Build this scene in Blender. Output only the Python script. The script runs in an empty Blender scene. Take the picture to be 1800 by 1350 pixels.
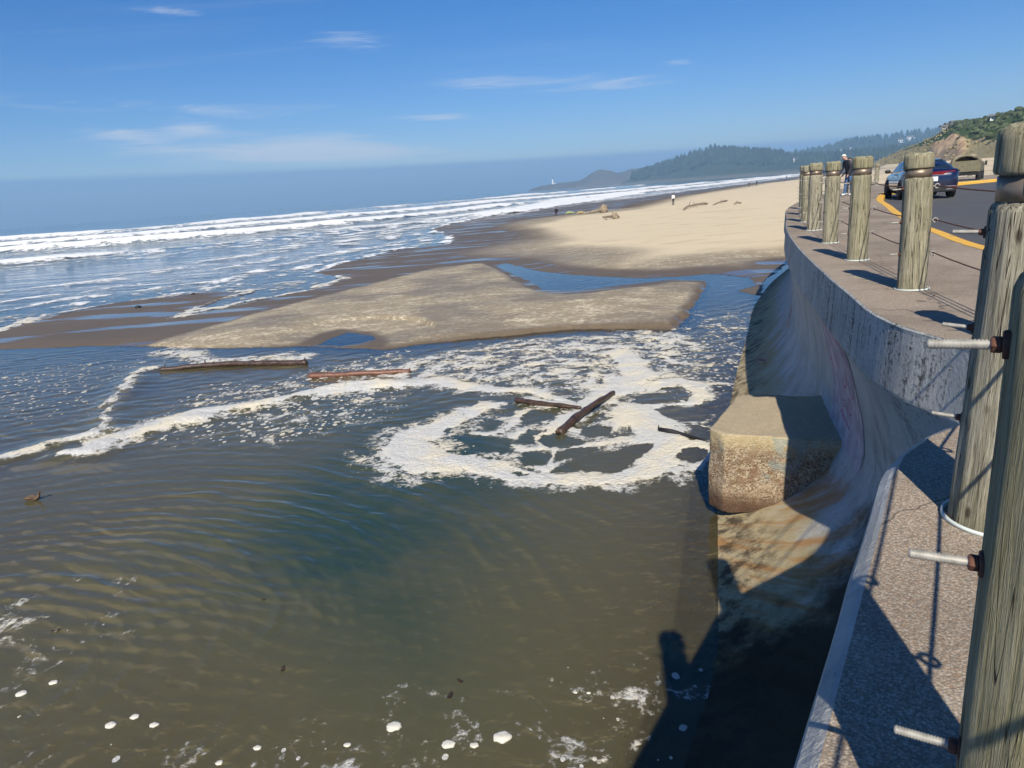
import bpy, bmesh, math, random
import numpy as np
from mathutils import Vector, Matrix
random.seed(7); np.random.seed(7)
SC = bpy.context.scene
COL = SC.collection
RAD = math.radians

# ------------------------------------------------------------------ camera
cam_d = bpy.data.cameras.new('camera')
cam = bpy.data.objects.new('camera', cam_d); COL.objects.link(cam)
cam_d.sensor_fit = 'HORIZONTAL'; cam_d.sensor_width = 36.0
cam_d.lens = 36.0 * 1240 / 1800
cam_d.clip_start = 0.05; cam_d.clip_end = 40000
CAM_Z = 4.5; PITCH = RAD(15.25); ROLL = math.atan(0.072)
fwd = Vector((0, math.cos(PITCH), -math.sin(PITCH)))
rt0 = Vector((1, 0, 0)); up0 = rt0.cross(fwd)
# the picture is rolled: the horizon climbs to the right
rt = rt0 * math.cos(ROLL) - up0 * math.sin(ROLL)
up = up0 * math.cos(ROLL) + rt0 * math.sin(ROLL)
M = Matrix((rt, up, -fwd)).transposed().to_4x4(); M.translation = (0, 0, CAM_Z)
cam.matrix_world = M
SC.camera = cam

# ------------------------------------------------------------------ sky and sun
SUN_AZ = RAD(187.0); SUN_EL = RAD(40.0)
world = bpy.data.worlds.new('World'); SC.world = world; world.use_nodes = True

def nd(nt, kind, links=None, **kw):
    """add a node; kw set properties, links set inputs (value, or socket)"""
    n = nt.nodes.new('ShaderNode' + kind)
    for k, v in kw.items(): setattr(n, k, v)
    for k, v in (links or {}).items():
        i = n.inputs[k]
        if hasattr(v, 'is_linked') or isinstance(v, bpy.types.NodeSocket): nt.links.new(v, i)
        else: i.default_value = v
    return n
def math_(nt, op, a, b=None, c=None, clamp=False):
    n = nt.nodes.new('ShaderNodeMath'); n.operation = op; n.use_clamp = clamp
    for i, v in enumerate((a, b, c)):
        if v is None: continue
        if isinstance(v, bpy.types.NodeSocket): nt.links.new(v, n.inputs[i])
        else: n.inputs[i].default_value = v
    return n.outputs[0]
def maprange(nt, v, a, b, c=0.0, d=1.0, smooth=True):
    n = nt.nodes.new('ShaderNodeMapRange'); n.interpolation_type = 'SMOOTHSTEP' if smooth else 'LINEAR'
    nt.links.new(v, n.inputs[0])
    for i, x in enumerate((a, b, c, d)): n.inputs[1 + i].default_value = x
    return n.outputs[0]
def mixc(nt, f, a, b, blend='MIX'):
    n = nt.nodes.new('ShaderNodeMix'); n.data_type = 'RGBA'; n.blend_type = blend
    for i, v in ((0, f), (6, a), (7, b)):
        if isinstance(v, bpy.types.NodeSocket): nt.links.new(v, n.inputs[i])
        elif i == 0: n.inputs[0].default_value = v
        else: n.inputs[i].default_value = (*v, 1) if len(v) == 3 else v
    return n.outputs[2]
def mixf(nt, f, a, b):
    n = nt.nodes.new('ShaderNodeMix'); n.data_type = 'FLOAT'
    for i, v in ((0, f), (2, a), (3, b)):
        if isinstance(v, bpy.types.NodeSocket): nt.links.new(v, n.inputs[i])
        else: n.inputs[i].default_value = v
    return n.outputs[0]
def noise(nt, vec, scale, detail=4, rough=0.55, dist=0.0):
    n = nt.nodes.new('ShaderNodeTexNoise'); n.inputs['Scale'].default_value = scale
    n.inputs['Detail'].default_value = detail; n.inputs['Roughness'].default_value = rough
    n.inputs['Distortion'].default_value = dist
    if vec is not None: nt.links.new(vec, n.inputs['Vector'])
    return n.outputs[0]
def mapping(nt, vec, scale=(1, 1, 1), rot=(0, 0, 0), loc=(0, 0, 0)):
    n = nt.nodes.new('ShaderNodeMapping'); nt.links.new(vec, n.inputs[0])
    n.inputs['Scale'].default_value = scale; n.inputs['Rotation'].default_value = rot; n.inputs['Location'].default_value = loc
    return n.outputs[0]

wn = world.node_tree; bg = wn.nodes['Background']
sky = nd(wn, 'TexSky', sky_type='NISHITA', sun_disc=False, sun_elevation=SUN_EL, sun_rotation=SUN_AZ,
         altitude=10.0, air_density=1.0, dust_density=0.1, ozone_density=4.0)
wdir = nd(wn, 'TexCoord').outputs['Generated']
wsep = nd(wn, 'SeparateXYZ', {0: wdir}).outputs
# thin cirrus: the direction is projected on a high flat layer
zc = math_(wn, 'MAXIMUM', wsep[2], 0.02)
lay = nd(wn, 'CombineXYZ', {0: math_(wn, 'DIVIDE', wsep[0], zc), 1: math_(wn, 'DIVIDE', wsep[1], zc)}).outputs[0]
n1 = noise(wn, mapping(wn, lay, (0.16, 0.75, 1), (0, 0, RAD(8)), (3.1, 1.7, 0)), 1.0, 7, 0.62, 0.6)
n2 = noise(wn, mapping(wn, lay, (0.07, 0.12, 1), loc=(7.3, 2.2, 0)), 1.0, 3, 0.5)
cir = math_(wn, 'MULTIPLY', maprange(wn, n1, 0.50, 0.80), maprange(wn, n2, 0.44, 0.68))
cir = math_(wn, 'MULTIPLY', cir, 0.30)
# the brighter wisps: soft patches of the same layer, torn by finer noise
gu = math_(wn, 'DIVIDE', wsep[0], math_(wn, 'MAXIMUM', wsep[1], 0.05)); gv = math_(wn, 'DIVIDE', wsep[2], nd(wn, 'VectorMath', {0: nd(wn, 'CombineXYZ', {0: wsep[0], 1: wsep[1]}).outputs[0]}, operation='LENGTH').outputs['Value'])
guv = nd(wn, 'CombineXYZ', {0: gu, 1: gv}).outputs[0]
tear = noise(wn, mapping(wn, guv, (5, 62, 1), (0, 0, RAD(-5)), (1.3, 0.4, 0)), 1.0, 9, 0.70, 1.2)
tot = None
for (u0, v0, su, sv, am) in ((-0.30, 0.076, 0.19, 0.017, 1.15), (-0.22, 0.062, 0.15, 0.010, 1.1), (-0.50, 0.098, 0.06, 0.006, 0.8), (-0.40, 0.100, 0.035, 0.007, 0.8), (-0.18, 0.198, 0.06, 0.012, 0.7), (0.02, 0.140, 0.12, 0.014, 0.55), (0.16, 0.126, 0.10, 0.010, 0.5), (0.25, 0.143, 0.025, 0.004, 0.7), (-0.06, 0.100, 0.05, 0.005, 0.8), (-0.40, 0.233, 0.05, 0.006, 0.6), (-0.45, 0.125, 0.40, 0.012, 0.45)):
    a_ = math_(wn, 'DIVIDE', math_(wn, 'SUBTRACT', gu, u0), su); b_ = math_(wn, 'DIVIDE', math_(wn, 'SUBTRACT', math_(wn, 'SUBTRACT', gv, v0), math_(wn, 'MULTIPLY', math_(wn, 'SUBTRACT', gu, u0), -0.04)), sv)
    g_ = math_(wn, 'MULTIPLY', math_(wn, 'EXPONENT', math_(wn, 'MULTIPLY', math_(wn, 'ADD', math_(wn, 'MULTIPLY', a_, a_), math_(wn, 'MULTIPLY', b_, b_)), -1.0)), am)
    tot = g_ if tot is None else math_(wn, 'ADD', tot, g_)
wisp = math_(wn, 'MULTIPLY', maprange(wn, math_(wn, 'ADD', math_(wn, 'MULTIPLY', tot, 0.42), math_(wn, 'MULTIPLY', math_(wn, 'SUBTRACT', tear, 0.5), 1.25)), 0.06, 0.60), maprange(wn, tot, 0.03, 0.40))
wisp = math_(wn, 'MULTIPLY', wisp, 0.66)
cir = math_(wn, 'MAXIMUM', cir, wisp)
hs = nd(wn, 'HueSaturation', {'Saturation': 1.36, 'Value': 1.0, 'Color': sky.outputs[0]}).outputs[0]
hs = mixc(wn, 1.0, hs, (0.95, 1.02, 1.29), 'MULTIPLY')
c1 = mixc(wn, cir, hs, (9.5, 10.0, 11.0))
# marine fog bank lying on the sea horizon
elev = math_(wn, 'ADD', wsep[2], math_(wn, 'MULTIPLY', math_(wn, 'SUBTRACT', noise(wn, mapping(wn, wdir, (2.2, 2.2, 30)), 1.0, 4), 0.5), 0.010))
top = maprange(wn, wsep[0], -0.6, 0.6, 0.054, 0.034, False)
bank = maprange(wn, math_(wn, 'SUBTRACT', elev, top), -0.007, 0.003, 1.0, 0.0)
c2 = mixc(wn, math_(wn, 'MULTIPLY', bank, 0.68), c1, (2.1, 4.3, 8.6))
wn.links.new(c2, bg.inputs[0]); bg.inputs[1].default_value = 0.058

sun_d = bpy.data.lights.new('sun', 'SUN'); sun_d.energy = 5.0; sun_d.angle = RAD(0.53); sun_d.color = (1.0, 0.92, 0.78)
sun = bpy.data.objects.new('sun', sun_d); COL.objects.link(sun)
to_sun = Vector((math.sin(SUN_AZ) * math.cos(SUN_EL), math.cos(SUN_AZ) * math.cos(SUN_EL), math.sin(SUN_EL)))
sun.rotation_euler = to_sun.to_track_quat('Z', 'Y').to_euler(); sun.location = (0, -20, 40)
vs = SC.view_settings
vs.view_transform = 'Standard'; vs.look = 'None'; vs.exposure = 0.42; vs.gamma = 1.0; vs.use_curve_mapping = False
SC.cycles.use_denoising = True; SC.cycles.use_adaptive_sampling = True; SC.cycles.adaptive_threshold = 0.04; SC.cycles.diffuse_bounces = 2; SC.cycles.glossy_bounces = 3
SC.cycles.max_bounces = 6; SC.cycles.transparent_max_bounces = 8; SC.cycles.volume_bounces = 0
SC.cycles.caustics_reflective = False; SC.cycles.caustics_refractive = False

# ------------------------------------------------------------------ helpers
def tag(o, label=None, cat=None, group=None, kind=None):
    if label: o['label'] = label
    if cat: o['category'] = cat
    if group: o['group'] = group
    if kind: o['kind'] = kind
    return o
def link(o, parent=None):
    COL.objects.link(o)
    if parent: o.parent = parent
    return o
def empty(name, loc=(0, 0, 0), rz=0.0):
    o = bpy.data.objects.new(name, None); o.empty_display_size = 0.1
    o.location = loc; o.rotation_euler = (0, 0, rz); return link(o)
def from_np(name, V, Fq, mat=None, smooth=True, attrs=None, uv=None):
    """mesh from numpy arrays: V (n,3), Fq (m,3|4)"""
    me = bpy.data.meshes.new(name); Fq = np.asarray(Fq, dtype=np.int32); k = Fq.shape[1]
    me.vertices.add(len(V)); me.vertices.foreach_set('co', np.asarray(V, dtype=np.float32).ravel())
    me.loops.add(Fq.size); me.loops.foreach_set('vertex_index', Fq.ravel())
    me.polygons.add(len(Fq)); me.polygons.foreach_set('loop_start', np.arange(0, Fq.size, k, dtype=np.int32))
    me.polygons.foreach_set('loop_total', np.full(len(Fq), k, dtype=np.int32))
    me.polygons.foreach_set('use_smooth', np.full(len(Fq), bool(smooth)))
    for an, a in (attrs or {}).items():
        at = me.attributes.new(an, 'FLOAT', 'POINT'); at.data.foreach_set('value', np.asarray(a, dtype=np.float32).ravel())
    if uv is not None:
        l = me.uv_layers.new(name='UVMap'); l.data.foreach_set('uv', np.asarray(uv, dtype=np.float32)[Fq.ravel()].ravel())
    me.update(calc_edges=True); me.validate()
    if mat: me.materials.append(mat)
    return me
def obj(name, me, parent=None, loc=None):
    o = bpy.data.objects.new(name, me); link(o, parent)
    if loc is not None: o.location = loc
    return o
def bm_mesh(name, bm, mat=None, smooth=False):
    me = bpy.data.meshes.new(name); bmesh.ops.recalc_face_normals(bm, faces=bm.faces); bm.to_mesh(me); bm.free()
    if smooth: me.polygons.foreach_set('use_smooth', [True] * len(me.polygons))
    if mat: me.materials.append(mat)
    return me
def tube_np(P, R, seg=8, caps=True):
    """tube through points P (n,3) with radius R (n)"""
    P = np.asarray(P, float); n = len(P); R = np.broadcast_to(np.asarray(R, float), (n,))
    T = np.gradient(P, axis=0); T /= np.linalg.norm(T, axis=1)[:, None] + 1e-9
    ref = np.array([0, 0, 1.0]) if abs(T[0, 2]) < 0.9 else np.array([1.0, 0, 0])
    V = []
    for i in range(n):
        a = np.cross(T[i], ref); a /= np.linalg.norm(a) + 1e-9; b = np.cross(T[i], a)
        for s in range(seg):
            th = 2 * math.pi * s / seg; V.append(P[i] + R[i] * (math.cos(th) * a + math.sin(th) * b))
    F = [(i * seg + s, i * seg + (s + 1) % seg, (i + 1) * seg + (s + 1) % seg, (i + 1) * seg + s) for i in range(n - 1) for s in range(seg)]
    V = list(V)
    if caps:
        for e, i in ((0, 0), (1, n - 1)):
            c = len(V); V.append(P[i])
            for s in range(seg):
                a_, b_ = i * seg + s, i * seg + (s + 1) % seg
                F.append((c, b_, a_, a_) if e == 0 else (c, a_, b_, b_))
    return np.array(V), F
def quads_to_mesh(name, V, F, mat=None, smooth=True):
    F = [tuple(dict.fromkeys(f)) for f in F]
    me = bpy.data.meshes.new(name); me.from_pydata([tuple(v) for v in V], [], F); me.update()
    if smooth: me.polygons.foreach_set('use_smooth', [True] * len(me.polygons))
    if mat: me.materials.append(mat)
    return me
def box_bm(bm, c, s, rot=None):
    r = bmesh.ops.create_cube(bm, size=1.0)
    bmesh.ops.scale(bm, vec=s, verts=r['verts'])
    if rot is not None: bmesh.ops.rotate(bm, cent=(0, 0, 0), matrix=rot, verts=r['verts'])
    bmesh.ops.translate(bm, vec=c, verts=r['verts']); return r['verts']

# numpy noise
_perm = np.random.RandomState(3).permutation(1024)
_ga = np.random.RandomState(5).rand(1024) * 2 * np.pi
def _h(ix, iy): return _perm[(_perm[ix & 1023] + iy) & 1023]
def pn(x, y):
    x = np.asarray(x, float); y = np.asarray(y, float)
    ix = np.floor(x).astype(np.int64); iy = np.floor(y).astype(np.int64); fx = x - ix; fy = y - iy
    u = fx * fx * fx * (fx * (fx * 6 - 15) + 10); v = fy * fy * fy * (fy * (fy * 6 - 15) + 10)
    def g(i, j, dx, dy):
        a = _ga[_h(i, j)]; return np.cos(a) * dx + np.sin(a) * dy
    a = g(ix, iy, fx, fy); b = g(ix + 1, iy, fx - 1, fy); c = g(ix, iy + 1, fx, fy - 1); d = g(ix + 1, iy + 1, fx - 1, fy - 1)
    return (a + u * (b - a) + v * ((c + u * (d - c)) - (a + u * (b - a)))) * 1.5
def fbm(x, y, o=4, g=0.5):
    s = 0; a = 1.0; t = 0
    for i in range(o):
        s = s + a * pn(x * 2 ** i + 17.3 * i, y * 2 ** i - 9.1 * i); t += a; a *= g
    return s / t
def cell(x, y):
    """distance to the nearest jittered point (Worley)"""
    ix = np.floor(x).astype(np.int64); iy = np.floor(y).astype(np.int64); best = np.full(np.shape(x), 9.0); rnd = np.zeros(np.shape(x))
    for i in (-1, 0, 1):
        for j in (-1, 0, 1):
            h = _h(ix + i, iy + j); px = ix + i + (h % 97) / 97.0; py = iy + j + (h % 89) / 89.0
            d = np.hypot(x - px, y - py); m = d < best; best = np.where(m, d, best); rnd = np.where(m, h / 1023.0, rnd)
    return best, rnd
def sstep(a, b, x):
    t = np.clip((x - a) / (b - a), 0, 1); return t * t * (3 - 2 * t)
def seg_dist(X, Y, P, closed=False, width=None):
    """unsigned distance to a polyline, side sign (+ on its left), and interpolated width"""
    P = np.asarray(P, float); n = len(P); best = np.full(X.shape, 1e9); side = np.zeros(X.shape); wd = np.zeros(X.shape); arc = np.zeros(X.shape); L = 0.0
    for i in range(n if closed else n - 1):
        a = P[i]; b = P[(i + 1) % n]; dx, dy = b[0] - a[0], b[1] - a[1]; l2 = dx * dx + dy * dy + 1e-12
        t = np.clip(((X - a[0]) * dx + (Y - a[1]) * dy) / l2, 0, 1)
        d = np.hypot(X - a[0] - t * dx, Y - a[1] - t * dy); m = d < best
        best = np.where(m, d, best); side = np.where(m, dx * (Y - a[1]) - dy * (X - a[0]), side); arc = np.where(m, L + t * math.sqrt(l2), arc)
        if width is not None: wd = np.where(m, a[2] + t * (b[2] - a[2]), wd)
        L += math.sqrt(l2)
    return best, side, wd, arc
def poly_sd(X, Y, P):
    """signed distance to a closed polygon, + inside"""
    d = seg_dist(X, Y, P, True)[0]; ins = np.zeros(X.shape, bool); n = len(P)
    for i in range(n):
        (x1, y1), (x2, y2) = P[i][:2], P[(i + 1) % n][:2]
        if y1 == y2: continue
        c = ((y1 > Y) != (y2 > Y)) & (X < (x2 - x1) * (Y - y1) / (y2 - y1) + x1); ins ^= c
    return np.where(ins, d, -d)
def resample(P, step):
    P = np.asarray(P, float); s = np.r_[0, np.cumsum(np.linalg.norm(np.diff(P, axis=0), axis=1))]
    # Catmull-Rom smoothing first
    out = []
    for i in range(len(P) - 1):
        p0, p1, p2, p3 = P[max(i - 1, 0)], P[i], P[i + 1], P[min(i + 2, len(P) - 1)]
        for t in np.linspace(0, 1, max(int((s[i + 1] - s[i]) / step), 1), endpoint=False):
            out.append(0.5 * ((2 * p1) + (-p0 + p2) * t + (2 * p0 - 5 * p1 + 4 * p2 - p3) * t * t + (-p0 + 3 * p1 - 3 * p2 + p3) * t ** 3))
    out.append(P[-1]); return np.array(out)

# ------------------------------------------------------------------ materials
def new_mat(name):
    m = bpy.data.materials.new(name); m.use_nodes = True; nt = m.node_tree
    return m, nt, nt.nodes['Principled BSDF'], nt.nodes['Material Output']
def bump(nt, h, strength=0.4, dist=0.02, normal=None):
    l = {'Height': h, 'Strength': strength, 'Distance': dist}
    if normal is not None: l['Normal'] = normal
    return nd(nt, 'Bump', l).outputs[0]
def plain(name, col, rough=0.6, metal=0.0, var=0.15, scale=8.0, spec=0.5, bmp=0.0):
    m, nt, p, o = new_mat(name); tc = nd(nt, 'TexCoord').outputs['Object']
    n = noise(nt, tc, scale, 5, 0.6)
    d = tuple(c * (1 - var) for c in col); l = tuple(min(c * (1 + var), 1) for c in col)
    nt.links.new(mixc(nt, maprange(nt, n, 0.3, 0.7), d, l), p.inputs['Base Color'])
    p.inputs['Roughness'].default_value = rough; p.inputs['Metallic'].default_value = metal
    p.inputs['Specular IOR Level'].default_value = spec
    if bmp: nt.links.new(bump(nt, noise(nt, tc, scale * 4, 4), bmp, 0.01), p.inputs['Normal'])
    return m

def mat_wood():
    m, nt, p, o = new_mat('weathered timber'); tc = nd(nt, 'TexCoord').outputs['Object']
    rnd = nd(nt, 'ObjectInfo').outputs['Random']
    off = nd(nt, 'CombineXYZ', {2: math_(nt, 'MULTIPLY', rnd, 37.0)}).outputs[0]
    v = nd(nt, 'VectorMath', {0: tc, 1: off}, operation='ADD').outputs[0]
    gr = noise(nt, mapping(nt, v, (90, 90, 3.5)), 1.0, 6, 0.65, 0.5)
    fine = noise(nt, mapping(nt, v, (420, 420, 16)), 1.0, 4, 0.6)
    blot = noise(nt, v, 5.0, 5, 0.6)
    crack = noise(nt, mapping(nt, v, (24, 24, 0.7)), 1.0, 3, 0.5, 0.8)
    ck = maprange(nt, math_(nt, 'ABSOLUTE', math_(nt, 'SUBTRACT', crack, 0.5)), 0.002, 0.010)
    c = mixc(nt, maprange(nt, gr, 0.3, 0.7), (0.13, 0.115, 0.078), (0.43, 0.395, 0.295))
    c = mixc(nt, maprange(nt, fine, 0.45, 0.7, 0, 0.6), c, (0.47, 0.435, 0.335))
    c = mixc(nt, maprange(nt, fine, 0.28, 0.46, 0.7, 0.0), c, (0.075, 0.063, 0.042))
    c = mixc(nt, maprange(nt, blot, 0.50, 0.70, 0, 0.45), c, (0.16, 0.155, 0.085))
    c = mixc(nt, maprange(nt, rnd, 0.0, 1.0, 0.0, 0.5), c, (0.22, 0.20, 0.085))
    kn = nd(nt, 'TexVoronoi', {'Vector': mapping(nt, v, (9, 9, 4.0)), 'Scale': 1.0}).outputs['Distance']
    c = mixc(nt, maprange(nt, kn, 0.05, 0.13, 0.85, 0.0), c, (0.045, 0.035, 0.022))
    c = mixc(nt, maprange(nt, noise(nt, mapping(nt, v, (6, 6, 0.8)), 1.0, 5, 0.6), 0.56, 0.70, 0, 0.55), c, (0.07, 0.065, 0.045))
    c = mixc(nt, ck, (0.03, 0.025, 0.018), c)
    nt.links.new(c, p.inputs['Base Color']); p.inputs['Roughness'].default_value = 0.85; p.inputs['Specular IOR Level'].default_value = 0.25
    h = math_(nt, 'ADD', math_(nt, 'MULTIPLY', gr, 0.7), math_(nt, 'ADD', math_(nt, 'MULTIPLY', fine, 0.4), math_(nt, 'MULTIPLY', ck, 0.8)))
    nt.links.new(bump(nt, h, 0.9, 0.012), p.inputs['Normal'])
    return m
WOOD = mat_wood()
WOOD_END = plain('lichened end grain', (0.27, 0.26, 0.17), 0.9, var=0.5, scale=30, bmp=0.6)
BAND = plain('oxidised steel band', (0.22, 0.17, 0.125), 0.42, 0.55, 0.3, 6)
GALV = plain('galvanised steel', (0.30, 0.29, 0.26), 0.55, 0.2, 0.25, 60)
RUST = plain('rusted steel', (0.10, 0.042, 0.026), 0.8, 0.1, 0.45, 50, bmp=0.4)
CABLE = plain('rusted wire rope', (0.12, 0.05, 0.035), 0.7, 0.2, 0.35, 40)
RINGM = plain('pale sleeve', (0.62, 0.68, 0.64), 0.6, 0.0, 0.12, 20)

def mat_aggregate(name, c_lo, c_hi, scale=150.0, tint=(0.35, 0.22, 0.13)):
    m, nt, p, o = new_mat(name); tc = nd(nt, 'TexCoord').outputs['Object']
    vo = nd(nt, 'TexVoronoi', {'Vector': tc, 'Scale': scale}, feature='F1')
    sp = nd(nt, 'SeparateColor', {0: vo.outputs['Color']}).outputs
    c = mixc(nt, sp[0], c_lo, c_hi)
    c = mixc(nt, maprange(nt, sp[1], 0.72, 0.9, 0, 0.7), c, tint)
    c = mixc(nt, maprange(nt, sp[2], 0.86, 0.97, 0, 0.6), c, (0.50, 0.45, 0.38))
    c = mixc(nt, maprange(nt, vo.outputs['Distance'], 0.30, 0.62, 0, 0.42), c, (0.10, 0.085, 0.07))
    big = noise(nt, tc, 0.7, 6, 0.65)
    c = mixc(nt, maprange(nt, big, 0.38, 0.66, 0.0, 0.55), c, (0.13, 0.105, 0.08))
    st = noise(nt, tc, 5.0, 6, 0.7)
    c = mixc(nt, maprange(nt, st, 0.58, 0.74, 0.0, 0.6), c, (0.36, 0.32, 0.26))
    cw = nd(nt, 'TexVoronoi', {'Vector': nd(nt, 'VectorMath', {0: tc, 1: nd(nt, 'VectorMath', {0: nd(nt, 'TexNoise', {'Vector': tc, 'Scale': 1.3, 'Detail': 4.0}).outputs['Color'], 'Scale': 0.45}, operation='SCALE').outputs[0]}, operation='ADD').outputs[0], 'Scale': 0.32}, feature='DISTANCE_TO_EDGE').outputs['Distance']
    c = mixc(nt, maprange(nt, cw, 0.0004, 0.0016, 0.7, 0.0), c, (0.05, 0.042, 0.034))        # hairline cracks
    nt.links.new(c, p.inputs['Base Color']); p.inputs['Roughness'].default_value = 0.85; p.inputs['Specular IOR Level'].default_value = 0.3
    h = math_(nt, 'ADD', math_(nt, 'MULTIPLY', vo.outputs['Distance'], -1.0), math_(nt, 'MULTIPLY', st, 0.4))
    nt.links.new(bump(nt, h, 0.5, 0.004), p.inputs['Normal'])
    return m
PAVE = mat_aggregate('exposed aggregate paving', (0.23, 0.185, 0.14), (0.53, 0.445, 0.345))

def mat_wall():
    m, nt, p, o = new_mat('stained cast concrete')
    uv = nd(nt, 'UVMap').outputs[0]; pos = nd(nt, 'NewGeometry').outputs['Position']
    z = nd(nt, 'SeparateXYZ', {0: pos}).outputs[2]
    streak = noise(nt, mapping(nt, uv, (7.0, 0.7, 1)), 1.0, 7, 0.68, 0.35)
    fstreak = noise(nt, mapping(nt, uv, (34.0, 1.3, 1)), 1.0, 5, 0.65, 0.3)
    blot = noise(nt, pos, 1.6, 7, 0.65)
    fine = noise(nt, pos, 26.0, 6, 0.7)
    pits = noise(nt, pos, 70.0, 3, 0.6)
    c = mixc(nt, maprange(nt, blot, 0.3, 0.7), (0.32, 0.325, 0.315), (0.48, 0.485, 0.47))
    c = mixc(nt, maprange(nt, fstreak, 0.42, 0.7, 0, 0.55), c, (0.42, 0.415, 0.385))
    c = mixc(nt, maprange(nt, streak, 0.54, 0.74, 0, 0.45), c, (0.15, 0.15, 0.135))
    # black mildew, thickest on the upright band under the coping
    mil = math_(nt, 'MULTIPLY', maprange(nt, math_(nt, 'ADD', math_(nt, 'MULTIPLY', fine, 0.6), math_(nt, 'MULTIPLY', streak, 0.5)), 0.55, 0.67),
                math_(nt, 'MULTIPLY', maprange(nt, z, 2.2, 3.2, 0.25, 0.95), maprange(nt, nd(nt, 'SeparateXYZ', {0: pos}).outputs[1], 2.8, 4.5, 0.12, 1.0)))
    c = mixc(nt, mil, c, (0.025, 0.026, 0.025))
    # tide zone: ochre film, then dark weed by the water
    zn = math_(nt, 'ADD', z, math_(nt, 'MULTIPLY', math_(nt, 'SUBTRACT', blot, 0.5), 1.1))
    och = math_(nt, 'MULTIPLY', maprange(nt, zn, 0.35, 0.8, 1.0, 0.0), maprange(nt, fine, 0.25, 0.6, 0.55, 1.0))
    c = mixc(nt, math_(nt, 'MULTIPLY', och, 0.85), c, (0.40, 0.31, 0.14))
    rustn = math_(nt, 'MULTIPLY', maprange(nt, noise(nt, mapping(nt, uv, (2.2, 0.5, 1)), 1.0, 6, 0.65), 0.46, 0.62), math_(nt, 'MULTIPLY', maprange(nt, zn, 0.75, 1.15, 0.85, 0.0), maprange(nt, nd(nt, 'SeparateXYZ', {0: pos}).outputs[1], 9.5, 11.0, 1.0, 0.25)))
    c = mixc(nt, rustn, c, (0.36, 0.175, 0.05))
    weed = math_(nt, 'MULTIPLY', maprange(nt, zn, 0.0, 0.45, 1.0, 0.0), maprange(nt, noise(nt, pos, 4.0, 6, 0.7), 0.42, 0.6, 0.0, 0.9))
    c = mixc(nt, weed, c, (0.045, 0.03, 0.018))
    # the foot of the wall by the lookout is darkened almost to black
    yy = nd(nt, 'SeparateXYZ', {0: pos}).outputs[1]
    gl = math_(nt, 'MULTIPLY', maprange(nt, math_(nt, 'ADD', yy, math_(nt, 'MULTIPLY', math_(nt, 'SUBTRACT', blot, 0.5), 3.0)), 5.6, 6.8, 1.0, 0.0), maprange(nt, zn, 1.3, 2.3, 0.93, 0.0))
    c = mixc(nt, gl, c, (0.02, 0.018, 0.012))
    c = mixc(nt, maprange(nt, pits, 0.66, 0.74, 0, 0.7), c, (0.04, 0.04, 0.035))
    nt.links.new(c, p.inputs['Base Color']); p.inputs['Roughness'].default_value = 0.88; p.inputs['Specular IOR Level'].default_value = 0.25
    h = math_(nt, 'ADD', math_(nt, 'MULTIPLY', streak, 0.8), math_(nt, 'ADD', fine, math_(nt, 'MULTIPLY', pits, 0.5)))
    nt.links.new(bump(nt, h, 0.55, 0.02), p.inputs['Normal'])
    return m
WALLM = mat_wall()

def mat_block():
    m, nt, p, o = new_mat('coarse weathered concrete'); pos = nd(nt, 'NewGeometry').outputs['Position']; z = nd(nt, 'SeparateXYZ', {0: pos}).outputs[2]
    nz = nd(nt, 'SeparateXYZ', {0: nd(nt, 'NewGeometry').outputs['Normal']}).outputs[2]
    vo = nd(nt, 'TexVoronoi', {'Vector': pos, 'Scale': 52.0}); sp = nd(nt, 'SeparateColor', {0: vo.outputs['Color']}).outputs
    big = noise(nt, pos, 2.2, 6, 0.65); mid = noise(nt, pos, 9.0, 6, 0.7)
    c = mixc(nt, sp[0], (0.13, 0.09, 0.055), (0.47, 0.38, 0.26))
    c = mixc(nt, maprange(nt, mid, 0.42, 0.64, 0, 0.75), c, (0.16, 0.085, 0.04))
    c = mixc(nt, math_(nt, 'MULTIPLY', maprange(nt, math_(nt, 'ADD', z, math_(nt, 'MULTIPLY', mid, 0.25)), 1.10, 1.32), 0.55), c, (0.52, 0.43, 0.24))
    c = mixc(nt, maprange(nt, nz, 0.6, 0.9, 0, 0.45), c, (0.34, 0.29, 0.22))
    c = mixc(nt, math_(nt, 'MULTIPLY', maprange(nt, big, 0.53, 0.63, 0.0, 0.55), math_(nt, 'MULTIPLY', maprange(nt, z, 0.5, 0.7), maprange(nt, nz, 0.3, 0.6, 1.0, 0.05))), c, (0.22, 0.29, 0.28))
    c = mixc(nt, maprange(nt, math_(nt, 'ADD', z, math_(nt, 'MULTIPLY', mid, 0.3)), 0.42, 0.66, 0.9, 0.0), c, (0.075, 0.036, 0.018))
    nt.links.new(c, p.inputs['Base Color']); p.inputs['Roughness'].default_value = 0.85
    h = math_(nt, 'ADD', math_(nt, 'MULTIPLY', vo.outputs['Distance'], -0.7), math_(nt, 'MULTIPLY', mid, 1.2))
    nt.links.new(bump(nt, h, 0.6, 0.02), p.inputs['Normal']); return m
BLOCKM = mat_block()

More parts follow.
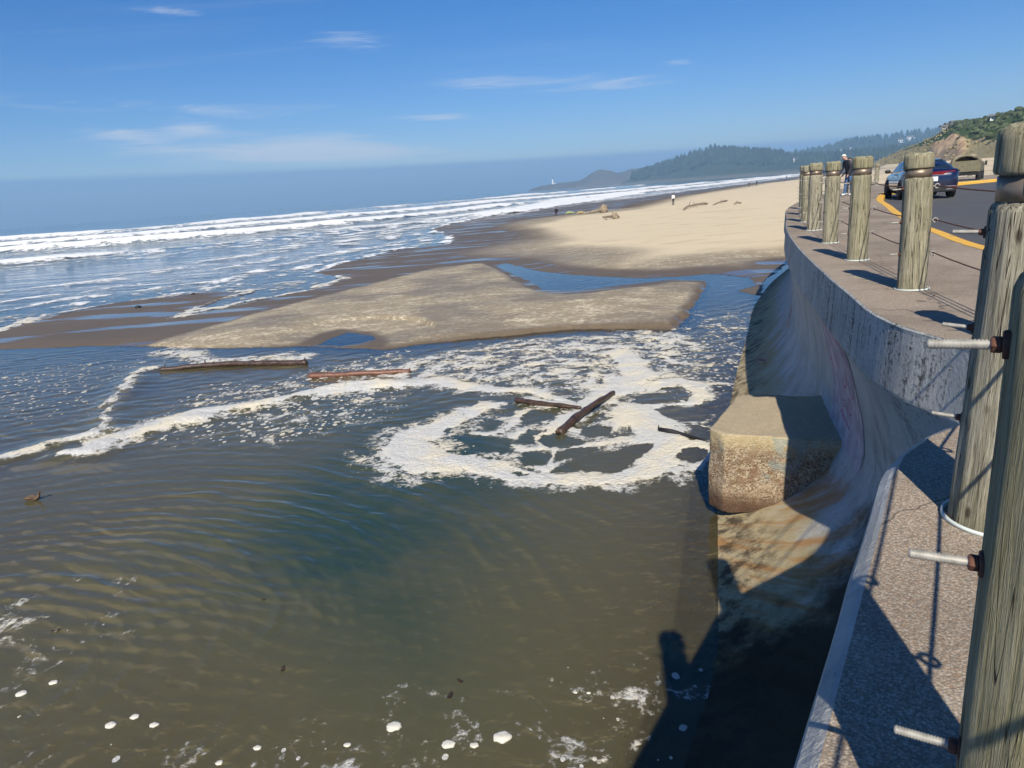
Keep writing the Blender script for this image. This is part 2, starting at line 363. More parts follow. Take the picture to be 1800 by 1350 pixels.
def mat_asphalt():
    m, nt, p, o = new_mat('asphalt'); pos = nd(nt, 'NewGeometry').outputs['Position']
    f = noise(nt, pos, 90, 3, 0.7); b = noise(nt, pos, 0.5, 5, 0.6)
    c = mixc(nt, f, (0.045, 0.045, 0.047), (0.10, 0.10, 0.10)); c = mixc(nt, maprange(nt, b, 0.4, 0.65, 0, 0.5), c, (0.10, 0.097, 0.09))
    nt.links.new(c, p.inputs['Base Color']); p.inputs['Roughness'].default_value = 0.75
    nt.links.new(bump(nt, f, 0.5, 0.006), p.inputs['Normal']); return m
ASPH = mat_asphalt()
def mat_yellow():
    m, nt, p, o = new_mat('worn yellow paint'); pos = nd(nt, 'NewGeometry').outputs['Position']
    a = noise(nt, pos, 6, 7, 0.7); b = noise(nt, pos, 40, 4, 0.7)
    c = mixc(nt, b, (0.62, 0.33, 0.03), (0.80, 0.46, 0.06))
    c = mixc(nt, maprange(nt, math_(nt, 'ADD', a, math_(nt, 'MULTIPLY', b, 0.3)), 0.70, 0.82), c, (0.30, 0.26, 0.20))
    nt.links.new(c, p.inputs['Base Color']); p.inputs['Roughness'].default_value = 0.7; return m
YELLOW = mat_yellow()

def mat_sand():
    m, nt, p, o = new_mat('beach sand'); pos = nd(nt, 'NewGeometry').outputs['Position']
    dry = nd(nt, 'Attribute', attribute_name='dry').outputs['Fac']; crust = nd(nt, 'Attribute', attribute_name='crust').outputs['Fac']
    n_b = noise(nt, mapping(nt, pos, (0.25, 0.5, 0.5), (0, 0, RAD(-30))), 1.0, 6, 0.6)
    n_f = noise(nt, pos, 14.0, 5, 0.7)
    fleck = noise(nt, mapping(nt, pos, (5.0, 11.0, 1), (0, 0, RAD(6))), 1.0, 6, 0.74)
    fleck2 = noise(nt, mapping(nt, pos, (0.8, 1.9, 1), (0, 0, RAD(-25))), 1.0, 5, 0.6)
    wet = mixc(nt, n_b, (0.098, 0.074, 0.050), (0.15, 0.117, 0.081))
    dryc = mixc(nt, n_f, (0.54, 0.45, 0.30), (0.66, 0.56, 0.395))
    dryc = mixc(nt, maprange(nt, n_b, 0.52, 0.70, 0, 0.55), dryc, (0.42, 0.345, 0.225))
    damp = mixc(nt, n_f, (0.235, 0.195, 0.135), (0.31, 0.262, 0.185))
    cr = maprange(nt, math_(nt, 'ADD', fleck, math_(nt, 'MULTIPLY', math_(nt, 'SUBTRACT', fleck2, 0.5), 0.5)), 0.48, 0.66)
    cc = mixc(nt, cr, damp, (0.60, 0.53, 0.395))
    dn = maprange(nt, math_(nt, 'ADD', dry, math_(nt, 'MULTIPLY', math_(nt, 'SUBTRACT', n_b, 0.5), 0.5)), 0.25, 0.75)
    c = mixc(nt, dn, wet, dryc)
    c = mixc(nt, maprange(nt, dry, 0.1, 0.5), c, mixc(nt, dn, damp, dryc))
    c = mixc(nt, crust, c, cc)
    wr = nd(nt, 'TexVoronoi', {'Vector': mapping(nt, pos, (1.1, 1.1, 0.2)), 'Scale': 1.0}); wrm = math_(nt, 'MULTIPLY', maprange(nt, wr.outputs['Distance'], 0.03, 0.07, 0.8, 0.0), maprange(nt, noise(nt, mapping(nt, pos, (0.03, 0.16, 1), (0, 0, RAD(-35))), 1.0, 4), 0.50, 0.60))
    c = mixc(nt, math_(nt, 'MULTIPLY', wrm, dry), c, (0.10, 0.08, 0.05))                     # scattered wrack
    nt.links.new(c, p.inputs['Base Color'])
    r = math_(nt, 'MAXIMUM', maprange(nt, dry, 0.0, 0.35, 0.55, 0.9), math_(nt, 'MULTIPLY', crust, 0.85))
    # puddled film left on the wet flats
    film = math_(nt, 'MULTIPLY', maprange(nt, noise(nt, mapping(nt, pos, (0.10, 0.45, 1), (0, 0, RAD(-28))), 1.0, 6, 0.62), 0.52, 0.60), math_(nt, 'SUBTRACT', 1.0, maprange(nt, math_(nt, 'ADD', dry, crust), 0.02, 0.15)))
    nt.links.new(mixf(nt, film, r, 0.06), p.inputs['Roughness']); nt.links.new(mixf(nt, film, 0.22, 0.9), p.inputs['Specular IOR Level'])
    tramp = noise(nt, pos, 1.7, 4, 0.6)
    h = math_(nt, 'ADD', math_(nt, 'MULTIPLY', tramp, math_(nt, 'MULTIPLY', dry, 2.6)), math_(nt, 'ADD', math_(nt, 'MULTIPLY', n_f, 0.5), math_(nt, 'MULTIPLY', fleck, math_(nt, 'ADD', 0.25, crust))))
    nt.links.new(nd(nt, 'Bump', {'Height': h, 'Strength': mixf(nt, film, 0.5, 0.03), 'Distance': 0.03}).outputs[0], p.inputs['Normal']); return m
SAND = mat_sand()

def mat_water():
    m, nt, p, o = new_mat('sea water'); nt.nodes.remove(p)
    pos = nd(nt, 'NewGeometry').outputs['Position']
    d = nd(nt, 'Attribute', attribute_name='depth').outputs['Fac']; sea = nd(nt, 'Attribute', attribute_name='open').outputs['Fac']
    milk = nd(nt, 'Attribute', attribute_name='milk').outputs['Fac']
    turb = math_(nt, 'SUBTRACT', 1.0, math_(nt, 'EXPONENT', math_(nt, 'MULTIPLY', d, -1.9)))
    n_m = noise(nt, mapping(nt, pos, (0.5, 0.5, 0.5)), 1.0, 4, 0.6)
    body = mixc(nt, maprange(nt, d, 0.15, 0.95), (0.185, 0.160, 0.080), (0.028, 0.055, 0.040))
    body = mixc(nt, maprange(nt, n_m, 0.4, 0.7, 0, 0.35), body, (0.14, 0.122, 0.066))
    body = mixc(nt, sea, body, (0.022, 0.055, 0.085))
    body = mixc(nt, milk, body, (0.24, 0.33, 0.37))
    w1 = noise(nt, mapping(nt, pos, (2.2, 3.4, 1), (0, 0, RAD(20))), 1.0, 4, 0.55, 0.4)
    w2 = noise(nt, mapping(nt, pos, (9.0, 13.0, 1), (0, 0, RAD(-15))), 1.0, 3, 0.5)
    far = noise(nt, mapping(nt, pos, (0.12, 0.35, 1), (0, 0, RAD(-38))), 1.0, 5, 0.6)
    b1 = bump(nt, w1, 0.10, 0.10); b2 = bump(nt, w2, 0.05, 0.03, b1)
    bo = nd(nt, 'Bump', {'Height': far, 'Strength': math_(nt, 'MULTIPLY', sea, 0.22), 'Distance': 1.0, 'Normal': b2}).outputs[0]
    under = nd(nt, 'MixShader', {0: turb, 1: nd(nt, 'BsdfTransparent', {'Color': (0.86, 0.84, 0.70, 1)}).outputs[0],
                                 2: nd(nt, 'BsdfDiffuse', {'Color': body}).outputs[0]}).outputs[0]
    gl = nd(nt, 'BsdfGlossy', {'Color': (1, 1, 1, 1), 'Roughness': 0.04, 'Normal': bo}).outputs[0]
    fr = nd(nt, 'Fresnel', {'IOR': 1.333, 'Normal': bo}).outputs[0]
    mx = nd(nt, 'MixShader', {0: fr, 1: under, 2: gl}).outputs[0]
    nt.links.new(mx, o.inputs[0]); return m
WATER = mat_water()
def mat_foam():
    m, nt, p, o = new_mat('sea foam'); pos = nd(nt, 'NewGeometry').outputs['Position']
    th = nd(nt, 'Attribute', attribute_name='thick').outputs['Fac']; sc = nd(nt, 'Attribute', attribute_name='grain').outputs['Fac']
    q = nd(nt, 'VectorMath', {0: pos, 'Scale': sc}, operation='SCALE').outputs[0]
    w = nd(nt, 'TexNoise', {'Vector': q, 'Scale': 0.9, 'Detail': 3.0}).outputs['Color']
    q2 = nd(nt, 'VectorMath', {0: q, 1: nd(nt, 'VectorMath', {0: w, 'Scale': 1.1}, operation='SCALE').outputs[0]}, operation='ADD').outputs[0]
    n = noise(nt, q2, 2.0, 7, 0.66); f = noise(nt, q, 13.0, 4, 0.7); r_ = noise(nt, q2, 3.1, 4, 0.6)
    fl = nd(nt, 'Attribute', attribute_name='fleck').outputs['Fac']; dots = None
    for scl, thr_, rad in (((3.0, 2.4, 1), 0.45, 0.42), ((8.0, 6.0, 1), 0.60, 0.62)):
        vo = nd(nt, 'TexVoronoi', {'Vector': nd(nt, 'VectorMath', {0: mapping(nt, q, scl), 1: nd(nt, 'VectorMath', {0: w, 'Scale': 0.5}, operation='SCALE').outputs[0]}, operation='ADD').outputs[0], 'Scale': 1.0}); rn = nd(nt, 'SeparateColor', {0: vo.outputs['Color']}).outputs[0]
        rr_ = math_(nt, 'MULTIPLY', math_(nt, 'MULTIPLY', math_(nt, 'SUBTRACT', math_(nt, 'ADD', rn, math_(nt, 'MULTIPLY', fl, 0.85)), 1.0 - thr_ * 0.2), 1.0, clamp=True), rad)
        dd = math_(nt, 'GREATER_THAN', rr_, math_(nt, 'ADD', vo.outputs['Distance'], math_(nt, 'MULTIPLY', math_(nt, 'SUBTRACT', f, 0.5), 0.12)))
        dots = dd if dots is None else math_(nt, 'MAXIMUM', dots, dd)
    fil = math_(nt, 'SUBTRACT', 1.0, math_(nt, 'MULTIPLY', math_(nt, 'ABSOLUTE', math_(nt, 'SUBTRACT', r_, 0.5)), 7.0), clamp=True)   # thin curling filaments
    c = mixc(nt, maprange(nt, noise(nt, pos, 1.1, 5, 0.6), 0.42, 0.66), (0.60, 0.60, 0.575), (0.72, 0.66, 0.52))
    c = mixc(nt, maprange(nt, sc, 0.2, 0.9, 1.0, 0.0), c, (0.78, 0.80, 0.80))
    c = mixc(nt, maprange(nt, f, 0.5, 0.75, 0, 0.45), c, (0.40, 0.375, 0.315))
    nt.links.new(c, p.inputs['Base Color']); p.inputs['Roughness'].default_value = 0.8; p.inputs['Specular IOR Level'].default_value = 0.3
    pat = math_(nt, 'ADD', math_(nt, 'MULTIPLY', math_(nt, 'SUBTRACT', n, 0.5), 1.65), math_(nt, 'ADD', math_(nt, 'MULTIPLY', math_(nt, 'SUBTRACT', f, 0.5), 1.0), math_(nt, 'MULTIPLY', fil, 0.24)))
    a = maprange(nt, math_(nt, 'ADD', th, pat), 0.45, 0.82, 0.0, 0.97)
    a = math_(nt, 'MAXIMUM', a, math_(nt, 'MULTIPLY', dots, 0.85))
    nt.links.new(bump(nt, math_(nt, 'ADD', n, f), 0.9, 0.05), p.inputs['Normal'])
    mx = nd(nt, 'MixShader', {0: a, 1: nd(nt, 'BsdfTransparent').outputs[0], 2: p.outputs[0]}).outputs[0]
    nt.links.new(mx, o.inputs[0]); return m
FOAM = mat_foam()

# ------------------------------------------------------------------ plan coordinates (metres; camera above 0,0; water level z = 0)
SHORE = [(-23.93,25.66),(-22.75,31.6),(-23.05,36.32),(-21.86,39.62),(-19.3,41.02),(-16.56,42.51),(-14.97,39.95),(-15.4,34.19),(-15.1,31.67),(-13.19,34.94),(-10.47,39.93),(-9.53,44.01),(-12.79,49.39),(-12.58,55.75),(-9.64,66.68),(-5.06,69.53),(-4.91,76.24),(-9.94,105.19),(-5.93,127.5),(2.8,164.17),(18.17,189.66),(37.7,216.19),(66.38,262.5),(130.14,372.73),(244.26,596.85)]
POOL = [(-25.39,26.11),(-19.56,26.94),(-15.91,26.31),(-13.08,25.34),(-9.64,23.87),(-7.13,23.29),(-5.42,22.43),(-3.82,21.64),(-2.81,22.15),(-0.99,22.41),(0.49,22.52),(1.99,22.74),(3.43,22.38),(4.91,21.61),(5.4,21.81),(6.46,24.45),(8.08,28.8),(9.14,31.66),(7.77,32.93),(5.53,32.3),(3.09,31.47),(1.76,32.58),(1.37,35.6),(0.6,39.41),(-0.61,45.72),(0.2,46.63),(1.78,40.99),(3.46,37.85),(5.03,36.06),(6.71,34.27),(8.3,33.99),(9.99,34.14),(11.1,31.77),(10.47,29.28),(9.47,28.39),(9.65,26.35),(11.37,30.74),(14.35,35.74),(15.11,35.17)]
BAR = [(-13.74, 24.86), (-13.35, 25.52), (-12.49, 27.42), (-11.41, 30.72), (-9.42, 35.77), (-6.31, 42.49), (-4.58, 45.96), (-1.28, 46.55), (-0.18, 42.17), (0.54, 36.54), (1.45, 31.61), (2.78, 29.62), (5.19, 30.32), (7.33, 31.07), (8.68, 30.69), (7.59, 27.61), (6.07, 23.7), (5.21, 21.76), (3.43, 22.38), (2.0, 22.74), (0.5, 22.52), (-0.98, 22.4), (-2.79, 22.13), (-3.99, 21.67), (-4.24, 23.04), (-4.84, 24.47), (-6.06, 25.5), (-6.71, 24.76), (-6.9, 23.24), (-9.07, 23.44)]
SMALLPOND = [(-6.32,23.14),(-6.14,24.43),(-5.79,25.15),(-4.83,24.36),(-4.43,23.41),(-4.87,23.0),(-5.48,22.75)]
DRY = [(14.75,29.8),(15.36,38.32),(13.77,38.59),(9.77,38.7),(5.98,36.49),(4.31,34.9),(5.42,38.72),(7.32,45.58),(5.78,49.45),(1.64,55.12),(3.77,60.93),(1.45,91.79),(8.66,109.07),(19.51,112.17),(45.05,178.2),(108.12,304.84),(219.39,450.03),(163.18,253.13),(66.91,92.11)]
STROKES = {'a':[(-2.07,12.38,0.55),(-1.54,11.62,0.53),(-0.91,11.49,0.4),(-0.37,11.14,0.35),(0.17,10.61,0.25),(0.7,10.47,0.23),(1.22,10.37,0.2),(1.74,10.37,0.29),(2.17,10.7,0.41),(2.67,11.31,0.48),(3.12,11.55,0.27)],'b':[(-2.18,12.65,0.38),(-1.98,13.11,0.48),(-1.59,13.55,0.39),(-1.13,14.17,0.35),(-0.67,14.7,0.25),(-0.28,14.77,0.15)],'c':[(2.98,18.99,0.37),(3.11,17.65,0.39),(3.02,16.31,0.51),(2.54,15.64,0.53),(1.95,14.8,0.41),(1.4,14.19,0.3),(0.86,14.48,0.21),(0.41,15.02,0.18)],'d':[(2.67,15.8,0.54),(3.26,15.45,0.42),(3.87,15.67,0.28),(4.06,15.23,0.27),(4.02,14.52,0.19),(3.78,14.0,0.15),(3.32,14.01,0.11),(2.85,13.99,0.15),(2.45,13.78,0.35)],'e':[(2.45,13.78,0.48),(2.65,13.01,0.55),(2.65,12.23,0.54),(2.44,11.47,0.49),(2.18,10.8,0.36)],'f':[(2.41,13.35,0.5),(1.92,13.04,0.28),(1.51,12.54,0.14),(0.92,13.0,0.08),(0.38,12.6,0.08)],'g':[(2.42,11.92,0.32),(1.96,12.02,0.2),(1.55,11.99,0.14),(1.02,11.87,0.07),(0.63,11.51,0.05),(0.48,10.93,0.09)],'h':[(0.09,14.35,0.13),(0.26,13.85,0.14),(-0.11,13.23,0.13),(-0.46,12.97,0.11),(-0.81,12.98,0.08)],'i':[(-0.04,12.69,0.13),(0.19,13.03,0.1),(0.38,12.6,0.08),(0.43,11.99,0.07),(0.11,12.05,0.1),(-0.09,12.21,0.09)],'j':[(0.64,12.06,0.07),(0.63,11.4,0.07),(0.48,10.93,0.1),(0.23,11.07,0.06)],'k':[(3.3,11.51,0.12),(3.23,10.99,0.09),(2.85,10.57,0.13),(2.56,10.53,0.12)],'l':[(0.75,13.03,0.18),(1.16,13.64,0.24),(1.47,14.02,0.18)],'m':[(-4.55,16.84,0.27),(-3.63,17.21,0.33),(-2.62,17.21,0.33),(-1.96,17.33,0.38),(-1.14,16.54,0.29),(-0.38,16.0,0.25),(0.39,15.8,0.22),(0.86,15.16,0.17),(1.25,14.55,0.14)],'bore1':[(-10.66,13.04,0.26),(-10.61,13.46,0.23),(-10.44,13.56,0.14),(-10.11,13.79,0.12),(-9.82,14.19,0.12),(-9.46,14.51,0.12),(-9.16,14.72,0.16)],'bore2':[(-9.1,13.56,0.08),(-8.6,13.52,0.18),(-8.56,14.07,0.29),(-8.31,14.46,0.26),(-8.0,14.98,0.24),(-7.64,15.35,0.23),(-7.12,15.41,0.23)],'bore3':[(-7.77,15.33,0.27),(-7.35,15.7,0.24),(-6.73,15.99,0.21),(-6.04,16.18,0.19),(-5.65,16.4,0.18),(-5.26,16.62,0.15),(-4.77,17.18,0.15),(-4.19,17.44,0.12),(-3.54,17.44,0.12),(-2.86,17.2,0.12)],'lip':[(-10.84,21.22,0.14),(-11.14,21.16,0.14),(-11.1,20.5,0.11),(-10.8,19.61,0.12),(-10.66,18.95,0.11),(-10.42,18.3,0.09),(-10.19,17.27,0.08),(-10.17,17.06,0.07)],'lip2':[(-9.9,16.9,0.05),(-9.73,16.19,0.06),(-9.39,15.67,0.05),(-9.25,15.21,0.07),(-8.89,14.97,0.05)],'log':[(-11.6,23.85,0.44),(-10.61,23.05,0.36),(-9.74,22.05,0.28),(-9.01,21.82,0.22),(-8.2,21.57,0.23),(-7.62,21.73,0.24),(-7.12,21.93,0.27),(-6.47,21.03,0.22),(-6.29,21.66,0.19)],'bank':[(-9.1,21.85,0.17),(-8.16,21.9,0.13),(-7.41,21.32,0.15)]}
HOLES = [[(2.44,14.26),(2.65,14.62),(3.04,14.87),(3.36,15.23),(3.71,15.23),(3.88,14.73),(3.71,14.18),(3.33,14.04),(2.87,14.07)],[(2.88,13.68),(3.27,13.81),(3.66,13.57),(3.8,13.1),(3.54,12.81),(3.2,12.82),(2.98,13.14)],[(0.55,10.87),(0.76,11.17),(1.16,11.4),(1.64,11.52),(2.13,11.87),(2.38,11.82),(2.34,11.54),(2.16,11.2),(1.87,10.86),(1.76,10.68),(1.26,10.69),(0.9,10.75)],[(-1.12,12.79),(-0.72,12.83),(-0.21,12.6),(-0.11,12.22),(-0.21,11.98),(-0.53,11.98),(-0.82,12.31)],[(0.07,12.66),(0.28,13.07),(0.39,12.85),(0.32,12.24),(0.12,12.29)],[(0.4,12.47),(0.55,12.69),(0.92,12.54),(1.29,12.16),(1.23,11.94),(0.67,11.96),(0.44,12.1)],[(0.64,11.61),(0.81,11.8),(1.29,11.81),(1.43,11.67),(0.97,11.44),(0.66,11.29)],[(1.22,12.61),(1.38,12.89),(1.69,12.93),(1.84,12.66),(1.74,12.43),(1.4,12.35)],[(2.61,11.06),(2.84,11.38),(3.1,11.5),(3.24,11.3),(3.12,11.01),(2.85,10.82),(2.63,10.83)],[(2.97,12.04),(3.33,12.33),(3.57,12.16),(3.47,11.82),(3.19,11.82)],[(-0.76,13.51),(-0.47,13.8),(-0.2,13.74),(-0.24,13.53),(-0.55,13.22)],[(-1.49,13.2),(-1.32,13.56),(-1.2,13.47),(-1.29,13.15)],[(-0.11,10.89),(0.0,10.97),(0.14,10.75),(-0.01,10.69)],[(-0.28,14.77),(0.11,14.75),(0.14,14.34),(-0.19,14.34)],[(0.08,13.75),(0.33,14.29),(0.83,14.09),(0.75,13.59),(0.2,13.29)],[(-0.01,11.91),(0.3,11.85),(0.58,11.62),(0.53,11.11),(0.19,11.18),(0.02,11.52)]]
TURB = [(-4.35,19.14),(-3.01,20.35),(-1.62,21.11),(0.02,21.86),(1.68,21.62),(3.42,21.68),(5.1,21.42),(5.59,20.2),(5.44,18.18),(4.6,16.07),(3.32,16.23),(2.72,15.79),(2.11,15.2),(1.09,14.93),(0.45,15.92),(-1.15,16.85),(-1.92,17.49),(-3.25,17.64),(-4.01,17.42)]
SPECK = [(-8.64,17.26),(-8.32,18.88),(-6.51,18.65),(-5.31,20.18),(-3.13,22.09),(-2.14,16.37),(-2.54,14.84),(-3.17,13.79),(-3.74,13.75),(-4.45,12.8),(-5.61,13.32),(-7.11,13.85),(-7.78,13.62)]
SPECK2 = [(-18.03,22.95),(-16.7,22.72),(-15.05,23.21),(-13.71,23.65),(-11.94,24.17),(-11.17,23.37),(-10.88,21.31),(-11.15,20.38),(-10.46,18.2),(-10.2,17.07),(-10.43,15.99),(-11.53,15.98),(-13.12,16.25)]
ROWS = {'A':[(-232.35,275.26),(-177.78,258.53),(-128.55,249.43),(-112.2,300.22),(-61.19,442.73),(10.07,548.26),(63.43,656.5)],'A2':[(-149.82,176.92),(-124.23,180.14),(-94.8,177.98),(-77.41,206.47),(-36.89,265.45),(6.38,353.61),(73.0,417.96),(157.21,538.39)],'B':[(-108.24,127.37),(-93.36,134.94),(-71.47,133.72),(-53.52,142.09),(-34.96,159.74),(4.23,239.78),(51.37,294.29),(115.58,395.81)],'C':[(-67.82,79.19),(-63.37,91.04),(-51.82,96.44),(-38.83,102.51),(-26.02,118.17),(-8.84,142.77),(2.66,157.2),(19.0,198.2)]}

EDDY = [(-2.21, 12.45), (-1.87, 11.4), (-1.05, 10.87), (0.33, 10.28), (1.65, 10.11), (2.56, 10.21), (3.21, 11.07), (3.8, 13.13), (4.12, 14.67), (3.69, 15.75), (2.27, 15.15), (1.17, 14.34), (-0.03, 14.93), (-0.99, 13.87), (-1.88, 13.35)]
SEA = SHORE + [(480, 1150), (520, 1700), (330, 2000), (120, 2600), (110, 3100), (900, 3300), (1500, 12500), (-13000, 12500), (-13000, -60), (-60, -60), (-30, 15)]
POOLP = POOL + [(9.5, 24), (7.5, 20), (4.5, 12), (2.5, 5), (-2, -6), (-60, -12), (-60, 22)]

# ------------------------------------------------------------------ beach, water and foam share one grid
az = np.radians(np.arange(-47, 47.01, 0.136))
rr = np.r_[np.geomspace(1.2, 5, 30)[:-1], np.geomspace(5, 42, 470)[:-1], np.geomspace(42, 420, 190)[:-1], np.geomspace(420, 12000, 90)]
RR, AA = np.meshgrid(rr, az, indexing='ij')
X = RR * np.sin(AA); Y = RR * np.cos(AA)
NR, NA = X.shape
fade = np.clip(RR / 25.0, 0.25, 12)
big = np.clip((RR - 30) / 60.0, 0, 6)
wx = fbm(X / 1.6 + 5, Y / 1.6, 4); wy = fbm(X / 1.6 - 11, Y / 1.6 + 3, 4)
Xw = X + 0.35 * wx + big * 0.9 * fbm(X / 11 + 2, Y / 11, 4); Yw = Y + 0.55 * wy + big * 1.4 * fbm(X / 11, Y / 11 + 8, 4)
sS = -poly_sd(Xw, Yw, SEA)                                # + on land
near = (RR < 70)
sP = np.full(X.shape, -99.0); sB = sP.copy(); sQ = sP.copy()
xn, yn = Xw[near], Yw[near]
xs, ys = X[near] + 0.18 * wx[near] + 0.06 * fbm(X[near] * 3, Y[near] * 3, 2), Y[near] + 0.22 * wy[near] + 0.08 * fbm(X[near] * 3 + 7, Y[near] * 3, 2)
sP[near] = poly_sd(xs, ys, POOLP); sB[near] = poly_sd(xs, ys, BAR); sQ[near] = poly_sd(xs, ys, SMALLPOND)
sD = poly_sd(Xw, Yw, DRY)
s = np.maximum(sS, 0)
z = 0.03 + 0.013 * np.minimum(s, 15) + 0.0225 * np.clip(s - 15, 0, 95) + 0.012 * np.maximum(s - 110, 0)
z = np.minimum(z, 5.2) + 0.03 * np.clip(s / 6, 0, 1) * fbm(X / 3.0, Y / 3.0, 3) + 0.25 * np.clip((s - 40) / 40, 0, 1) * fbm(X / 22.0, Y / 22.0, 3)
z = np.where(sS < 0, np.maximum(-0.012 + 0.010 * sS, -3.0) + 0.02 * fbm(X / 6, Y / 3, 3) * np.clip(-sS, 0, 1), z)
lo = np.minimum(z, 0.015 + 0.07 * np.maximum(-sP, 0))
z = np.where((sP > -6) & (sS > 0), lo + (z - lo) * sstep(2.0, 6.0, -sP), z)
wid = 0.12 + np.clip((-sP - 0.9) * 0.8, 0, 1.6) + 1.2 * sstep(0.0, -5.0, X)
z = z + 0.105 * sstep(-0.02, 1.0, sB / wid) * (sB > -0.5) * (1 + 0.25 * fbm(X * 0.9, Y * 0.9, 2))
z = np.where(sQ > -2.0, np.minimum(z, 0.005 + 0.075 * np.maximum(-sQ, 0)), z)
z = np.where(sQ > 0, -0.02 - 0.03 * np.minimum(sQ, 0.5), z)
deep = np.clip(1.05 * np.exp(-(((X - 0.5) / 4.6) ** 2 + ((Y - 9.4) / 3.3) ** 2)) + 0.26 + 0.16 * fbm(X / 2.5, Y / 2.5, 3), 0.1, 1.4)
deep = deep + 0.35 * np.exp(-(((X + 3) / 5) ** 2 + ((Y - 14.5) / 3) ** 2))
deep = np.where(Y > 22.5, np.maximum(0.16 - 0.012 * (Y - 22.5), 0.03), deep)
pz = -np.minimum(0.02 + 0.16 * np.maximum(sP, 0), deep)
pz = pz + 0.012 * np.sin((X * 0.6 + Y) * 26 + 5 * fbm(X * 0.8, Y * 0.8, 3)) * sstep(0.3, 2, sP) * (RR < 16)   # sand ripples on the pool floor
z = np.where(sP > 0, np.minimum(z, pz), z)
TOE = [(-1.4, 0.8), (-0.55, 2.1), (0.65, 3.95), (1.3, 5.2), (1.75, 6.25), (2.1, 7.3), (2.5, 8.6), (2.85, 9.7), (3.85, 12.5), (5.35, 16.4), (7.1, 20.7)]
dt = np.full(z.shape, 99.0); dt[near] = seg_dist(X[near], Y[near], TOE)[0]
z = np.where(dt < 0.5, np.maximum(z, -0.16 - 2.5 * np.maximum(dt - 0.28, 0)), z)       # footing the wall stands on
dry = np.clip(sstep(-2.5, 5.0, sD / np.clip(fade * 0.5, 0.6, 4)), 0, 1)
dry = np.where((sS > 60), 1.0, dry) * sstep(0.06, 0.2, z)
crust = sstep(0.0, 0.5, sB) * (0.55 + 0.45 * sstep(-0.2, 0.25, fbm(X / 4, Y / 4, 3)))
# pale trampled crust along the upper beach edge too
crust = np.maximum(crust, 0.8 * sstep(-7, -1, sD) * sstep(4, 0, sD) * sstep(0.10, 0.2, z) * (RR < 120))

aD = np.degrees(AA); rbz = np.interp(aD, [24, 27.2, 29.4, 30.8, 32.75, 34.3, 36, 47], [640, 480, 330, 240, 190, 172, 160, 140])
z = z + (4.3 - z) * sstep(110, 0, rbz - RR) * sstep(23, 27, aD) * (RR < 900)
z = np.where((RR > 800) & (aD < 26), np.minimum(z, 0.8), z)

dry = np.where((z < -0.04) & (sP > 0), 0.42, dry)                # pale sand on the pool floor
idx = np.arange(NR * NA).reshape(NR, NA)
def grid_faces(keep):
    """quads of the grid whose mask (NR-1, NA-1) is true, with unused points dropped"""
    a = idx[:-1, :-1][keep]; b = idx[:-1, 1:][keep]; c = idx[1:, 1:][keep]; d = idx[1:, :-1][keep]
    F = np.stack([a, b, c, d], 1); used = np.zeros(NR * NA, bool); used[F.ravel()] = True
    remap = np.cumsum(used) - 1; return used, remap[F]
def quad_any(m): return m[:-1, :-1] | m[:-1, 1:] | m[1:, 1:] | m[1:, :-1]
keep = quad_any((z > -1.6) & (RR < 2700))
used, F = grid_faces(keep)
V = np.stack([X, Y, z], -1).reshape(-1, 3)[used]
tag(obj('beach', from_np('beach', V, F, SAND, attrs={'dry': dry.ravel()[used], 'crust': crust.ravel()[used]})), kind='structure')

# ---- water surface: ripples, bores, breakers
wz = np.zeros_like(z); m = np.zeros_like(z)
pool_m = sstep(0.1, 1.2, sP)
ph = 3.6 * fbm(X / 1.7, Y / 1.7, 4)
mod = np.clip(0.55 + 1.1 * fbm(X / 1.1 + 4, Y / 0.8, 3), 0.05, 1.6)
rad = np.hypot(X + 6.6, (Y - 6.2) * 1.05)
amp1 = 0.0125 * np.exp(-(((X + 3.2) / 3.0) ** 2 + ((Y - 9.6) / 2.6) ** 2)) + 0.0022 * sstep(2.5, -2.0, X) + 0.0010
def crest(t): return np.exp(1.6 * np.sin(t)) / 2.6 - 0.66
wz += pool_m * mod * amp1 * (crest(rad * 2 * np.pi / 0.46 + ph) + 0.6 * crest(rad * 2 * np.pi / 0.27 + 1.7 * ph + 1))
cross = 0.0062 * np.exp(-(((X + 4.6) / 2.6) ** 2 + ((Y - 9.0) / 2.4) ** 2))
wz += pool_m * cross * np.sin((X * 0.35 + Y) * 2 * np.pi / 0.30 + 2.4 * ph)
ups = sstep(12.5, 14.5, Y) * (RR < 40) * pool_m
wz += ups * mod * 0.008 * (np.sin((Y - 0.35 * X) * 2 * np.pi / 0.62 + 2.2 * ph) + 0.5 * np.sin((Y + 0.2 * X) * 2 * np.pi / 0.33 + 3 * ph))
pl_ = (RR > 4) & (RR < 42)
xp = X[pl_] + 0.13 * fbm(X[pl_] * 1.3, Y[pl_] * 1.3, 3) + 0.05 * fbm(X[pl_] * 6, Y[pl_] * 6, 2)
yp = Y[pl_] + 0.16 * fbm(X[pl_] * 1.3 + 9, Y[pl_] * 1.3, 3) + 0.07 * fbm(X[pl_] * 6 + 3, Y[pl_] * 6, 2)
mp = np.zeros(xp.shape); hz = np.zeros(xp.shape)
fine = fbm(xp * 5.5, yp * 4.0, 4, 0.6)
